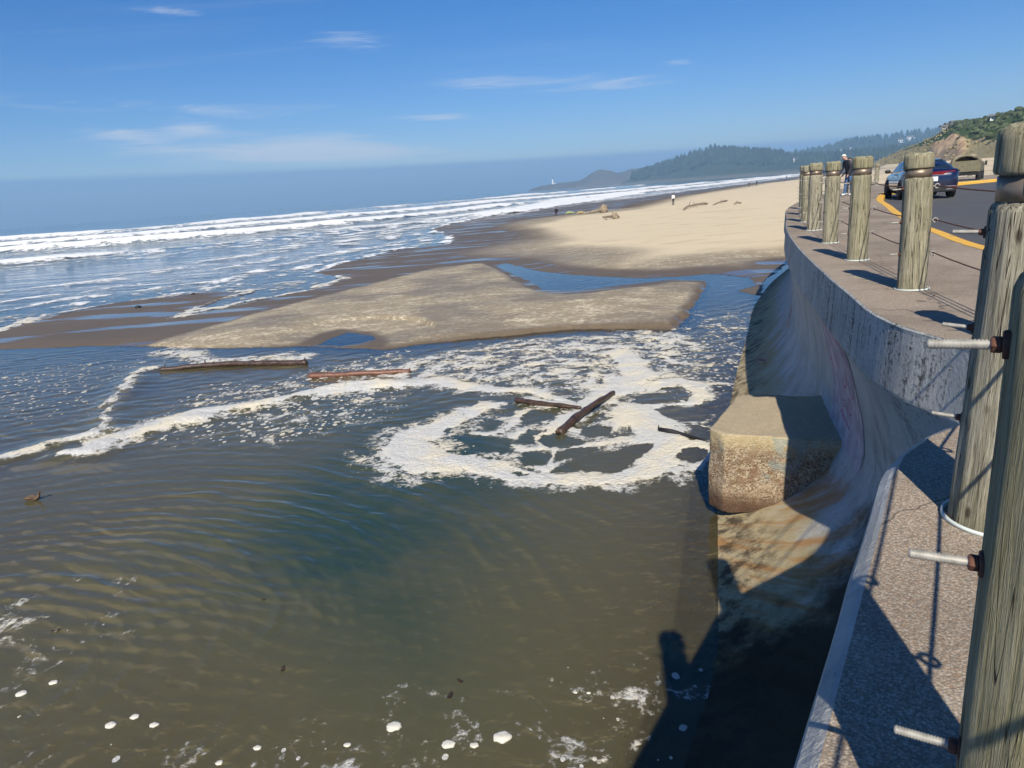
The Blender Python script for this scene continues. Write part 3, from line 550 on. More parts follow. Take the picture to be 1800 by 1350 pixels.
for k, S in STROKES.items():
    d, side, w, arc = seg_dist(xp, yp, S, width=True)
    w = w * (1.12 + 0.35 * fine)
    lev = {'lip': 0.66, 'lip2': 0.6, 'log': 0.62, 'bank': 0.55, 'bore1': 0.8}.get(k, 0.94 if k not in 'hijkfg' else 0.80)
    if k[:4] == 'bore': w = w * 1.35
    e_ = d / np.maximum(w, 0.03)
    mp = np.maximum(mp, np.maximum(lev * sstep(1.35, 0.45, e_), 0.50 * sstep(2.6, 1.0, e_)))
    if k.startswith('bore') or k.startswith('lip'): hz = np.maximum(hz, 0.07 * np.exp(-(d / 0.4) ** 2))
for Hh in HOLES:
    mp = mp * (1 - sstep(-0.05, 0.06, poly_sd(xp, yp, Hh)))
body = sstep(0.0, 0.5, mp)
mp = mp - 0.22 * sstep(0.22, 0.55, fbm(xp * 2.2 + 3, yp * 3.4, 4, 0.6)) * body           # torn gaps in the froth
# turbulent filaments curling round the eddy
x0, y0 = X[pl_], Y[pl_]
rho = np.hypot((x0 - 0.6), (y0 - 16.0) * 0.8); th = np.arctan2(y0 - 16.0, x0 - 0.6)
curl = fbm(th * 2.4 + 0.5 * rho + 0.6 * fbm(x0, y0, 2), rho * 2.6 + 0.9 * fbm(x0 * 1.2, y0 * 1.2, 3), 5, 0.62)
tm = sstep(-0.5, 0.6, poly_sd(xp, yp, TURB))
ridged = 1 - np.abs(fbm(x0 * 0.9 + 1.2 * fbm(x0 * 0.7, y0 * 0.7, 2), y0 * 1.5 + 1.2 * fbm(x0 * 0.7 + 5, y0 * 0.7, 2), 4, 0.6)) * 4.2
mp = np.maximum(mp, tm * (0.34 + 0.34 * sstep(-0.15, 0.35, curl) + 0.12 * sstep(0.30, 0.85, ridged)))
# floating flecks: how thickly they lie; the single flecks come from the foam material
fk = np.zeros(z.shape); fp = np.zeros(xp.shape)
sk = sstep(-0.6, 0.8, poly_sd(x0, y0, SPECK)); dens = 0.5 + 0.5 * fbm(x0 / 1.3, y0 / 0.8, 3)
fp = np.maximum(fp, sk * (0.45 + 0.7 * dens)); mp = np.maximum(mp, sk * (0.24 + 0.26 * sstep(0.0, 0.4, fbm(x0 * 0.8 + 0.4 * y0, y0 * 2.2 - x0 * 0.4, 4, 0.6))))
sk2 = sstep(-0.8, 1.2, poly_sd(x0, y0, SPECK2))
mp = np.maximum(mp, sk2 * 0.50 * sstep(0.10, 0.38, fbm(x0 * 2.4 + 0.9 * y0, y0 * 3.2 - x0 * 0.9, 3, 0.6))); fp = np.maximum(fp, 0.55 * sk2)
eddy = sstep(-0.3, 0.5, poly_sd(xp, yp, EDDY))
for Hh in HOLES: eddy = eddy * (1 - sstep(-0.10, 0.10, poly_sd(xp, yp, Hh)))
mp = np.maximum(mp, eddy * (0.44 + 0.20 * fbm(x0 * 0.9 + 8, y0 * 0.9, 3))); fp = np.maximum(fp, 0.5 * eddy)
right = sstep(2.5, 3.4, x0) * sstep(13, 15, y0) * sstep(27, 22, y0)
mp = np.maximum(mp, right * (0.22 + 0.36 * sstep(0.0, 0.42, fbm(x0 * 1.3, y0 * 1.6, 4, 0.62)))); fp = np.maximum(fp, 0.6 * right)
lowf = sstep(6.2, 5.0, y0 - 0.12 * (x0 + 1)) * sstep(4.0, 4.6, RR[pl_])
fp = np.maximum(fp, lowf * (0.38 + 0.5 * fbm(x0 * 1.1, y0 * 1.6, 3))); mp = np.maximum(mp, lowf * (0.20 + 0.20 * sstep(0.05, 0.4, fbm(x0 / 1.4 + 3, y0 / 1.0, 3))))
leftb = sstep(-4.0, -5.2, x0) * sstep(9.5, 7, y0)
mp = np.maximum(mp, leftb * (0.18 + 0.24 * sstep(0.0, 0.4, fbm(x0 * 0.9, y0 * 1.5, 3)))); fp = np.maximum(fp, 0.2 * leftb)
fp = fp * sstep(-0.05, 0.3, sP[pl_]); fk[pl_] = fp
mp = mp * sstep(-0.05, 0.12, sP[pl_])
m[pl_] = np.maximum(m[pl_], mp); wz[pl_] += hz * sstep(0.0, 0.4, sP[pl_])
# swash film, its broken lace edge and the older wash lines
sea_side = (sS < 0.25) & (sP < 0)
fw = sstep(35, 110, RR); ux, uy = X * 0.79 - Y * 0.61, X * 0.61 + Y * 0.79          # ux across, uy along the shore
lace = (1 - fw) * fbm(ux / 0.6, uy / 1.3, 4, 0.62) + fw * fbm(ux / 2.5, uy / 9.0, 4, 0.62); lace2 = (1 - fw) * fbm(ux / 2.2, uy / 5.5 + 4, 4, 0.6) + fw * fbm(ux / 7.0, uy / 34.0, 4, 0.6)
for off, wd_, lv in ((0.0, 0.40, 0.85), (-2.6, 0.7, 0.55), (-6.0, 0.9, 0.62), (-11.0, 1.1, 0.55), (-18.0, 1.6, 0.5)):
    d = np.abs(sS - off + 2.4 * lace2) / (wd_ * np.clip(fade * 0.7, 0.7, 4))
    m = np.maximum(m, sea_side * lv * np.exp(-d * d) * (0.45 + 0.55 * sstep(-0.25, 0.2, lace2 + 0.6 * lace)))
m = np.maximum(m, sea_side * (RR < 110) * (0.16 + 0.34 * sstep(-0.1, 0.4, lace + 0.5 * lace2)) * sstep(-14, -1, sS))
# breakers
aer = np.zeros_like(z)
for k, (h, wf, wb, fb) in {'A': (1.6, 3.8, 9.0, 13.0), 'A2': (1.3, 3.8, 8.0, 20.0), 'B': (1.05, 3.6, 7.0, 17.0), 'C': (0.4, 3.0, 5.0, 19.0)}.items():
    P = [tuple(np.array(ROWS[k][0]) + 1.5 * (np.array(ROWS[k][0]) - np.array(ROWS[k][1])))] + ROWS[k] + [tuple(np.array(ROWS[k][-1]) + 2.0 * (np.array(ROWS[k][-1]) - np.array(ROWS[k][-2])))]
    mk = (RR > 45) & (RR < 1600)
    xb, yb = X[mk], Y[mk]; d, side, _, arc = seg_dist(xb, yb, P)
    n = np.where(side > 0, d, -d) + 2.4 * fbm(arc / 22.0, np.zeros_like(arc) + hash(k) % 7 * 0 + len(k), 3)
    al = 0.75 + 0.5 * fbm(arc / 45.0 + 3 * len(k), arc * 0 + h * 9, 3)
    sc = np.clip(np.hypot(xb, yb) / 190.0, 0.9, 1.8)
    prof = np.where(n < 0, np.exp(-(n / (wf * sc)) ** 2), np.exp(-(n / (wb * sc)) ** 2))
    wz[mk] = np.maximum(wz[mk], h * al * prof)
    tex = fbm(xb / 5.0, yb / 3.0, 4, 0.6)
    brk = sstep(-0.25, 0.15, fbm(arc / 60.0 + 11 * h, arc * 0 + 2.5, 2) + (0.30 if k != 'A' else 0.10))
    fm = sstep(-1.6 * wf, -0.5 * wf, n / sc + 1.2 * tex) * sstep(fb * 1.5, fb * 0.45, n / sc + 5.0 * tex) * (0.25 + 0.75 * brk)
    m[mk] = np.maximum(m[mk], 0.95 * fm)
    aer[mk] = np.maximum(aer[mk], 0.85 * sstep(40, 4, np.abs(n)))
    # froth trailing behind the row, streaked along the shore
    m[mk] = np.maximum(m[mk], 0.38 * sstep(-40, -4, n) * sstep(22, 4, n))
    m[mk] = np.maximum(m[mk], 0.58 * sstep(0.05, 0.38, fbm(xb * 0.79 / 5.0 - yb * 0.61 / 5.0, (xb * 0.61 + yb * 0.79) / 26.0, 4, 0.6)) * sstep(-22, -3, n) * sstep(14, 2, n) * (k != 'A'))
wz += np.where(RR > 90, 0.10 * fbm(X / 18, Y / 9, 3) * np.clip(RR / 300, 0, 1.5), 0) * (sS < -25)
openw = sstep(0.0, -8.0, sS) * (sP < 0)
aer = np.maximum(aer, 0.45 * sstep(900, 150, RR))
depth = np.clip(wz - z, 0.0, 6.0)
keep = quad_any(z < 0.10)
used, F = grid_faces(keep)
V = np.stack([X, Y, wz], -1).reshape(-1, 3)[used]
tag(obj('sea', from_np('sea', V, F, WATER, attrs={'depth': depth.ravel()[used], 'open': openw.ravel()[used], 'milk': (aer * openw).ravel()[used]})), kind='structure')
fa = np.clip(0.022 * np.clip(RR / 14.0, 0.6, 8), 0.0, 0.18)
fz = wz + 0.004 * np.clip(RR / 12, 0.5, 12) + fa * np.maximum(m - 0.35, 0) * 2.0 * (1 + 0.4 * fbm(X / (0.25 * fade), Y / (0.25 * fade), 2))
keep = quad_any(((m > 0.14) | (fk > 0.12)) & (z < 0.12))
used, F = grid_faces(keep)
V = np.stack([X, Y, np.maximum(fz, z + 0.004)], -1).reshape(-1, 3)[used]
tag(obj('sea_foam', from_np('sea_foam', V, F, FOAM, attrs={'thick': m.ravel()[used], 'fleck': fk.ravel()[used], 'grain': np.where(RR < 46, 1.0, 0.16).ravel()[used]})), 'cream and white sea foam swirling on the pool and breakers', 'foam', kind='stuff')
def ground(x, y):
    """height of the beach grid at a plan point"""
    i = int(np.clip(np.searchsorted(rr, math.hypot(x, y)), 0, NR - 1)); j = int(np.clip(np.searchsorted(az, math.atan2(x, y)), 0, NA - 1)); return float(z[i, j])

# ------------------------------------------------------------------ seawall, promenade, road
WALK = 3.28
PAIRS = [((-6.2, -9.2), (-7.4, -8.4)), ((-2.2, -3.06), (-3.4, -2.3)), ((-0.2, 0.0), (-1.4, 0.8)), ((0.59, 1.22), (-0.55, 2.1)), ((1.28, 2.27), (0.2, 3.2)), ((1.60, 2.75), (0.65, 3.95)),
 ((1.90, 3.03), (1.0, 4.6)), ((2.3, 3.25), (1.3, 5.2)), ((2.75, 3.55), (1.55, 5.75)), ((3.05, 4.05), (1.75, 6.25)), ((3.10, 4.7), (1.93, 6.8)), ((3.06, 5.3), (2.1, 7.3)), ((3.16, 6.0), (2.28, 7.85)),
 ((3.45, 7.0), (2.5, 8.6)), ((3.9, 8.55), (2.85, 9.7)), ((5.04, 12.2), (3.85, 12.5)), ((6.45, 16.2), (5.35, 16.4)), ((8.1, 20.37), (7.1, 20.7)), ((9.01, 22.76), (8.0, 23.1)), ((10.23, 25.5), (9.3, 26.0)),
 ((12.31, 29.6), (11.4, 30.2)), ((15.56, 35.2), (14.7, 35.9)), ((19.0, 41.0), (18.2, 41.7)), ((22.5, 46.2), (21.8, 47.0)), ((26.5, 49.0), (26.0, 49.9)), ((30.0, 50.2), (29.8, 51.2)), ((36.9, 51.0), (36.8, 52.0)), ((60, 54.0), (60, 55.0))]
ET = np.array([[*e, *t] for e, t in PAIRS])
ET = resample(ET, 0.16)
PROF = [(0.0, WALK), (0.012, WALK - 0.012), (0.022, 3.235), (0.045, 2.96), (0.066, 2.74), (0.060, 2.715), (-0.005, 2.70), (-0.065, 2.50), (-0.13, 2.20), (-0.185, 1.85), (-0.20, 1.50), (-0.165, 1.18),
        (-0.06, 0.88), (0.11, 0.62), (0.33, 0.38), (0.64, 0.16), (1.0, -0.05), (1.12, -0.13), (1.30, -0.16), (1.32, -0.5), (1.34, -1.6)]
def wall_point(i, k):
    o, zz = PROF[k]
    if 2 <= k <= 5: o = o * (0.45 + 1.05 * float(sstep(3.4, 2.6, ET[i, 1])))
    e = ET[i, :2]; t = ET[i, 2:]; p = e + (t - e) * o
    return np.array([p[0], p[1], zz])
def build_wall():
    nE, nP = len(ET), len(PROF); V = np.array([[wall_point(i, k) for k in range(nP)] for i in range(nE)])
    arc = np.r_[0, np.cumsum(np.linalg.norm(np.diff(ET[:, :2], axis=0), axis=1))]
    plen = np.r_[0, np.cumsum([math.hypot(1.4 * (PROF[k + 1][0] - PROF[k][0]), PROF[k + 1][1] - PROF[k][1]) for k in range(nP - 1)])]
    UV = np.stack(np.meshgrid(arc, plen, indexing='ij'), -1)
    # board-marked, worn surface
    amp = np.where(np.arange(nP) > 6, 0.004, 0.003)[None, :]
    n = fbm(UV[..., 0] * 1.3, UV[..., 1] * 1.3, 4) * amp
    V[..., 0] -= n * 0.8; V[..., 2] += np.where(np.arange(nP) > 2, n * 0.4, 0)
    ch = 0.012 * np.maximum(fbm(arc * 5, arc * 0, 4), 0)                # chipped arris
    V[:, 0, :2] += 0; V[:, 1, 2] -= ch; V[:, 2, 2] -= ch
    w = empty('seawall', (3.06, 5.3, 0))
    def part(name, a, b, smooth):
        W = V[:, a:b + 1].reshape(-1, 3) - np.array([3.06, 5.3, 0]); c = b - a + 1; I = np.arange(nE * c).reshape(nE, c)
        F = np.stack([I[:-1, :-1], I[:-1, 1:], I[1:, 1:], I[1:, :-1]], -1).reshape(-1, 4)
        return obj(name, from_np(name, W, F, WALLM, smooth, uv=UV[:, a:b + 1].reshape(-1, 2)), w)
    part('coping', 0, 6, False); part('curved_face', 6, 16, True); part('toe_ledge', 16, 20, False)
    return tag(w, 'long curved concrete seawall with concave stained face below the promenade', 'seawall')
SEAWALL = build_wall()
def wall_at(i, k, off=0.004):
    def q(a, b):
        i0, k0 = int(a), int(b); f, g = a - i0, b - k0
        return (wall_point(i0, k0) * (1 - f) + wall_point(i0 + 1, k0) * f) * (1 - g) + (wall_point(i0, k0 + 1) * (1 - f) + wall_point(i0 + 1, k0 + 1) * f) * g
    p = q(i, k); n = np.cross(q(i + 0.6, k) - p, q(i, k + 0.2) - p); n /= np.linalg.norm(n) + 1e-9
    if n[0] > 0: n = -n
    return p + n * off, n
PINK = plain('pink spray paint', (0.30, 0.05, 0.17), 0.6, var=0.3, scale=20); REDP = plain('red spray paint', (0.26, 0.03, 0.045), 0.6, var=0.4, scale=20); OVERP = plain('faded lilac overpaint', (0.36, 0.32, 0.36), 0.85, var=0.25, scale=5)
def wall_ribbon(name, pts, half, mat, off=0.009):
    P = resample(np.array(pts, float), 0.25); C = [wall_at(a, b, off) for a, b in P]; c = np.array([x[0] for x in C]); T = np.gradient(c, axis=0); V = []
    for i in range(len(c)):
        s_ = np.cross(T[i] / (np.linalg.norm(T[i]) + 1e-9), C[i][1]); V += [c[i] - s_ * half, c[i] + s_ * half]
    V = np.array(V) - np.array([3.06, 5.3, 0]); return obj(name, quads_to_mesh(name, V, [(2 * i, 2 * i + 1, 2 * i + 3, 2 * i + 2) for i in range(len(c) - 1)], mat, True), SEAWALL)
def wall_patch(name, i0, i1, k0, k1, mat):
    I = np.linspace(i0, i1, 24); K = np.linspace(k0, k1, 22); V = np.array([[wall_at(a + 1.5 * math.sin(b * 1.7) * 0.4, b, 0.006)[0] for b in K] for a in I]).reshape(-1, 3) - np.array([3.06, 5.3, 0])
    g = np.arange(24 * 22).reshape(24, 22); F = np.stack([g[:-1, :-1], g[:-1, 1:], g[1:, 1:], g[1:, :-1]], -1).reshape(-1, 4); return obj(name, from_np(name, V, F, mat, True), SEAWALL)
wall_patch('overpainted_patch', 172.5, 188.0, 6.3, 10.9, OVERP)
GRAF = [[(186.5, 6.8), (187.0, 7.6), (187.2, 8.4), (185.2, 8.2)], [(184.8, 6.7), (183.4, 6.9), (182.2, 7.6), (181.0, 8.25)], [(181.2, 6.5), (180.8, 7.2), (180.6, 8.2), (179.7, 8.68), (178.7, 8.7), (177.3, 8.25), (176.0, 7.57), (175.4, 6.97)], [(178.9, 6.3), (176.6, 6.9), (176.2, 6.5), (174.6, 6.7), (174.0, 7.42), (173.8, 7.76), (173.4, 7.3), (173.2, 6.8)],
        [(177.3, 8.25), (176.5, 8.62), (175.6, 8.66), (174.2, 8.17), (173.6, 7.62), (173.4, 7.3)], [(181.6, 9.88), (180.4, 9.81), (180.8, 10.11)], [(181.4, 9.88), (179.6, 9.95), (177.9, 10.05)], [(180.0, 9.38), (179.3, 9.26), (179.6, 9.55), (179.0, 9.41), (178.7, 9.6)], [(178.4, 9.02), (177.6, 9.0), (177.0, 9.12), (177.1, 9.38), (177.9, 9.49), (178.0, 9.12)]]
for g in GRAF: wall_ribbon('graffiti_stroke', g, 0.011, PINK)
for g in ([(262, 10.4), (256, 11.0), (249, 11.7)], [(258, 10.7), (252, 11.4)], [(245.4, 14.5), (242.7, 14.25), (240.5, 14.0)]): wall_ribbon('red_mark', g, 0.035, REDP)

KLINE = [(7.6, -9.0), (6.6, -5.0), (5.95, -1.0), (5.75, 3.0), (6.0, 6.5), (6.63, 9.84), (7.67, 12.68), (8.57, 14.99), (10.15, 18.58), (11.73, 21.94), (13.7, 26.2), (15.9, 30.2), (17.6, 33.0), (20.0, 35.6), (23.3, 38.2), (27.0, 40.2), (33.0, 42.0), (60.0, 47.0)]
KC = resample(KLINE, 0.25)
def at_frac(P, n):
    s_ = np.r_[0, np.cumsum(np.linalg.norm(np.diff(P, axis=0), axis=1))]; q = np.linspace(0, s_[-1], n)
    return np.stack([np.interp(q, s_, P[:, c]) for c in range(2)], 1)
def build_walk():
    # promenade between the wall edge and the kerb, split where both turn
    a = at_frac(ET[:, :2], 320); out = []
    kk = at_frac(KC[:, :2], 900); j0 = 0; nlat = 10
    for p in a:
        d = np.hypot(kk[:, 0] - p[0], kk[:, 1] - p[1]); j = max(j0, int(np.argmin(d + 1e-3 * np.abs(np.arange(900) - j0)))); j0 = min(j, j0 + 14) if out else j
        out.append([p + (kk[j0] - p) * t for t in np.linspace(0, 1, nlat)])
    out.append([a[-1] + (kk[-1] - a[-1]) * t for t in np.linspace(0, 1, nlat)])
    V = np.array(out); V = np.concatenate([V, np.full(V.shape[:2] + (1,), WALK)], -1)
    n = V.shape[0]; I = np.arange(n * nlat).reshape(n, nlat)
    F = np.stack([I[:-1, :-1], I[:-1, 1:], I[1:, 1:], I[1:, :-1]], -1).reshape(-1, 4)
    me = from_np('promenade', V.reshape(-1, 3), F[:, ::-1], PAVE, False)
    tag(obj('promenade', me), kind='structure')
build_walk()
def build_kerb():
    T = np.gradient(KC[:, :2], axis=0); T /= np.linalg.norm(T, axis=1)[:, None]; Nn = np.stack([T[:, 1], -T[:, 0]], 1)
    pr = [(-0.03, WALK - 0.02), (-0.03, WALK + 0.006), (0.15, WALK + 0.006), (0.185, WALK - 0.012), (0.20, WALK - 0.05), (0.215, WALK - 0.17)]
    wob = 0.006 * fbm(np.arange(len(KC)) * 0.7, np.arange(len(KC)) * 0.0, 3)
    V = np.array([[(*(KC[i, :2] + Nn[i] * (o + wob[i])), zz) for o, zz in pr] for i in range(len(KC))])
    n, c = V.shape[:2]; I = np.arange(n * c).reshape(n, c)
    F = np.stack([I[:-1, :-1], I[:-1, 1:], I[1:, 1:], I[1:, :-1]], -1).reshape(-1, 4)
    tag(obj('kerb', from_np('kerb', V.reshape(-1, 3), F, YELLOW, False)), kind='structure')
    pts = [(*(KC[i, :2] + Nn[i] * 0.19), WALK - 0.14) for i in range(0, len(KC), 2)] + [(90, 47, WALK - 0.14), (90, -12, WALK - 0.14)]
    me = bpy.data.meshes.new('road'); me.from_pydata(pts, [], [tuple(range(len(pts)))]); me.materials.append(ASPH); me.update()
    tag(obj('road', me), kind='structure')
build_kerb()

# ------------------------------------------------------------------ railing posts
def lathe(prof, seg=24, jitter=0.0, seed=0, cap_top=True, cap_bot=False):
    """revolve (r, z) with a little surface noise"""
    V = []; F = []; n = len(prof)
    for i, (r, zz) in enumerate(prof):
        for s_ in range(seg):
            th = 2 * math.pi * s_ / seg; j = 1.0
            if jitter: j = 1 + jitter * float(fbm(np.array([math.cos(th) * 1.7 + seed * 3.1]), np.array([math.sin(th) * 1.7 + zz * 0.9]), 3)[0]) \
                + 0.5 * jitter * float(pn(np.array([th * 4.0 + seed]), np.array([zz * 0.6]))[0])
            V.append((r * j * math.cos(th), r * j * math.sin(th), zz))
    for i in range(n - 1):
        for s_ in range(seg): F.append((i * seg + s_, i * seg + (s_ + 1) % seg, (i + 1) * seg + (s_ + 1) % seg, (i + 1) * seg + s_))
    if cap_top: F.append(tuple((n - 1) * seg + s_ for s_ in range(seg)))
    if cap_bot: F.append(tuple(reversed(range(seg))))
    return V, F
def lathe_mesh(name, prof, mat, **kw):
    sm = kw.pop('smooth', True); V, F = lathe(prof, **kw); return quads_to_mesh(name, V, F, mat, sm)
def body_mesh(k):
    seg = 64; prof = [(0.133, -0.02)] + [(0.132 - 0.006 * t, 1.07 * t) for t in np.linspace(0, 0.985, 26)] + [(0.120, 1.072), (0.109, 1.082), (0.109, 1.20)]
    V, F = lathe(prof, seg=seg, jitter=0.09, seed=k); V = np.array(V); rs = random.Random(40 + k)
    for c in range(9):                                                   # drying splits, a finger wide at most
        col = rs.randrange(seg); z0_ = rs.uniform(0, 0.75); z1_ = z0_ + rs.uniform(0.2, 0.6); dep = rs.uniform(0.008, 0.02)
        for i in range(1, len(prof) - 2):
            zz = prof[i][1]
            if z0_ < zz < z1_:
                if rs.random() < 0.14: col += rs.choice((-1, 1))
                f = 1 - dep * min(1.0, (zz - z0_) * 8, (z1_ - zz) * 8) / 0.13; V[i * seg + col % seg, :2] *= f
    return quads_to_mesh('body', V, F, WOOD, True)
BODY = [body_mesh(k) for k in range(5)]
def cap_mesh(k):
    prof = [(0.105, 1.160), (0.126, 1.163), (0.131, 1.172)] + [(0.131, 1.172 + t) for t in (0.03, 0.06, 0.09)] + [(0.129, 1.282), (0.118, 1.297), (0.085, 1.303), (0.04, 1.300)]
    V, F = lathe(prof, seg=32, jitter=0.08, seed=k + 9, cap_bot=True)
    rs = random.Random(k)
    V = [(x, y, zz + (0.014 * rs.uniform(-1, 1) if zz > 1.29 else (0.010 * rs.uniform(-1, 0.4) if zz > 1.28 else 0))) for x, y, zz in V]
    me = quads_to_mesh('cap', V, F, WOOD, True); me.materials.append(WOOD_END)
    for p in me.polygons:
        if p.center.z > 1.292: p.material_index = 1
    return me
CAPS = [cap_mesh(k) for k in range(3)]
BANDM = lathe_mesh('band', [(0.112, 1.084), (0.1175, 1.084), (0.1175, 1.157), (0.112, 1.157)], BAND, seg=32, cap_top=False)
SLEEVE = lathe_mesh('base_ring', [(0.150, 0.0), (0.158, 0.0), (0.158, 0.014), (0.150, 0.014), (0.1485, 0.0)], RINGM, seg=40, cap_top=False)
def xlathe(name, prof, mat, seg=10, smooth=True):
    V, F = lathe(prof, seg=seg, cap_top=True, cap_bot=True); V = [(zz, x, y) for x, y, zz in V]; return quads_to_mesh(name, V, F, mat, smooth)
thr = []
for k in range(17):
    x0_ = -0.220 + k * 0.0044; thr += [(0.0058, x0_), (0.0078, x0_ + 0.0022)]
def eyebolt_mesh():
    V, F = lathe([(0.0052, -0.2215)] + thr + [(0.007, -0.14), (0.007, 0.152)], seg=12, cap_top=True, cap_bot=True); V = [(zz, x, y) for x, y, zz in V]
    n0 = len(V); R, r = 0.020, 0.0065                                    # the eye, standing crosswise so the rope runs through it
    for i in range(18):
        a = 2 * math.pi * i / 18
        for j in range(8):
            b = 2 * math.pi * j / 8; q = R + r * math.cos(b); V.append((0.172 + q * math.cos(a), r * math.sin(b), q * math.sin(a)))
    for i in range(18):
        for j in range(8): F.append((n0 + i * 8 + j, n0 + ((i + 1) % 18) * 8 + j, n0 + ((i + 1) % 18) * 8 + (j + 1) % 8, n0 + i * 8 + (j + 1) % 8))
    return quads_to_mesh('eyebolt', V, F, GALV, True)
EYE = eyebolt_mesh()
NUT = xlathe('nut', [(0.0105, -0.147), (0.0118, -0.145), (0.0118, -0.136), (0.0105, -0.134)], RUST, 6, False)
WASH = xlathe('washer', [(0.018, -0.134), (0.0195, -0.132), (0.0195, -0.122)], RUST, 18, False)
BOLT_Z = (0.985, 0.665, 0.35)
POSTS = [(-0.9, -1.75), (0.755, 0.81), (1.64, 2.22), (3.35, 4.20), (4.06, 6.99), (4.78, 9.57), (5.56, 12.09), (6.52, 14.95), (7.47, 17.56), (8.6, 20.4), (9.9, 23.6), (12.9, 29.2), (15.5, 33.8), (21.0, 42.5), (23.7, 45.6), (27.9, 48.7), (32.0, 49.3), (36.0, 49.8)]
PLAB = [None, 'nearest weathered timber post with three long threaded bolts, cut off by the frame edge', 'second nearest timber post rising from a pale ring on the wall corner', None,
        'timber post standing in front of the dark blue car', 'timber post just right of the man in the dark jacket', 'timber post just left of the man in the dark jacket', 'timber post fourth from the left end of the far row',
        'timber post third from the left end of the far row', 'timber post second from the left end of the far row', 'leftmost and farthest timber post of the curved row', 'small distant timber post peeking between far row posts', 'distant timber post hidden behind nearer post beside man',
        'distant timber post hidden behind the post right of the man', 'distant timber post on far side of the turnaround, left of the car', 'distant timber post beyond the roof of the dark blue car', 'distant timber post beside the olive vehicle', 'distant timber post at far right across the road']
EYES = [[], [], []]
for i, (px, py) in enumerate(POSTS):
    a = np.array(POSTS[max(i - 1, 0)]); b = np.array(POSTS[min(i + 1, len(POSTS) - 1)]); t = (b - a) / np.linalg.norm(b - a)
    if i == 2: t = np.array([0.62, 0.78])
    land = np.array([t[1], -t[0]]); rz = math.atan2(land[1], land[0])
    root = empty('railing_post', (px, py, WALK), rz)
    root.rotation_euler = (RAD(random.uniform(-1.3, 1.3)), RAD(random.uniform(-1.3, 1.3)), rz)
    if i > 2: root.scale = (random.uniform(0.9, 1.04),) * 2 + (random.uniform(0.97, 1.03),)
    tag(root, PLAB[i] or ('timber railing post outside the frame behind the camera' if i == 0 else 'timber railing post just outside the right edge of the frame'), 'post', 'timber railing posts along the seawall')
    k = i % 5
    for name, me in (('body', BODY[k]), ('cap', CAPS[i % 3]), ('band', BANDM), ('base_ring', SLEEVE)): obj(name, me, root)
    for q, bz in enumerate(BOLT_Z):
        e = obj('eyebolt', EYE, root, (0, 0, bz)); e.rotation_euler = (0, RAD(random.uniform(-3, 3)), RAD(random.uniform(-4, 4)))
        if i < 6: obj('nut', NUT, e); obj('washer', WASH, e)
        EYES[q].append((px + land[0] * 0.172, py + land[1] * 0.172, WALK + bz))
for q, nm in enumerate(('upper', 'middle', 'lower')):
    P = []
    E_ = np.array(EYES[q])
    for i in range(len(E_) - 1):
        for t in np.linspace(0, 1, 7, endpoint=False):
            p = E_[i] + (E_[i + 1] - E_[i]) * t; p[2] -= 0.03 * 4 * t * (1 - t) * min(1.0, np.linalg.norm(E_[i + 1] - E_[i]) / 3); P.append(p)
    P.append(E_[-1]); V, F = tube_np(P, 0.0065, 8)
    tag(obj('railing_cable', quads_to_mesh('railing_cable', V, F, CABLE, True)), 'rusty %s wire rope running through the eyebolts of the posts' % nm, 'cable', 'wire ropes of the railing')

# ------------------------------------------------------------------ concrete block at the foot of the wall
def build_block():
    bm = bmesh.new()
    plan = [(2.60, 8.92), (2.72, 8.66), (3.55, 8.30), (4.25, 8.05), (5.3, 8.3), (5.2, 10.2), (4.45, 9.95), (3.62, 10.36), (3.45, 10.36)]
    c = np.array([3.7, 9.2])
    lo_ = [bm.verts.new((*(np.array(p) + 0.02 * (np.array(p) - c)), 0.12)) for p in plan]; hi = [bm.verts.new((*p, 1.25)) for p in plan]
    n = len(plan); bm.faces.new(hi); bm.faces.new(lo_[::-1])
    for i in range(n): bm.faces.new((lo_[i], lo_[(i + 1) % n], hi[(i + 1) % n], hi[i]))
    bmesh.ops.bevel(bm, geom=[e for e in bm.edges], offset=0.03, segments=2, affect='EDGES', profile=0.6)
    bmesh.ops.triangulate(bm, faces=bm.faces[:])
    bmesh.ops.subdivide_edges(bm, edges=[e for e in bm.edges if e.calc_length() > 0.12], cuts=4, use_grid_fill=True)
    bmesh.ops.triangulate(bm, faces=bm.faces[:])
    bmesh.ops.subdivide_edges(bm, edges=[e for e in bm.edges if e.calc_length() > 0.08], cuts=1, use_grid_fill=True)
    for v in bm.verts:
        x, y, zz = v.co; a = np.array([x * 3.1 + zz * 1.3]); b = np.array([y * 3.1 - zz * 2.1])
        d = 0.034 * float(fbm(a, b, 4)[0]) + 0.016 * float(fbm(a * 6, b * 6, 2)[0])
        v.co += Vector(((x - 3.7) * 0.6, (y - 9.2) * 0.6, (zz - 0.7))).normalized() * d
        if zz < 0.3: v.co.z += 0.05 * math.sin(x * 2.2 + 0.8)
    me = bm_mesh('concrete_block', bm, BLOCKM, True)
    tag(obj('concrete_block', me), 'weathered concrete block jutting from the foot of the seawall over the water', 'concrete block')
build_block()

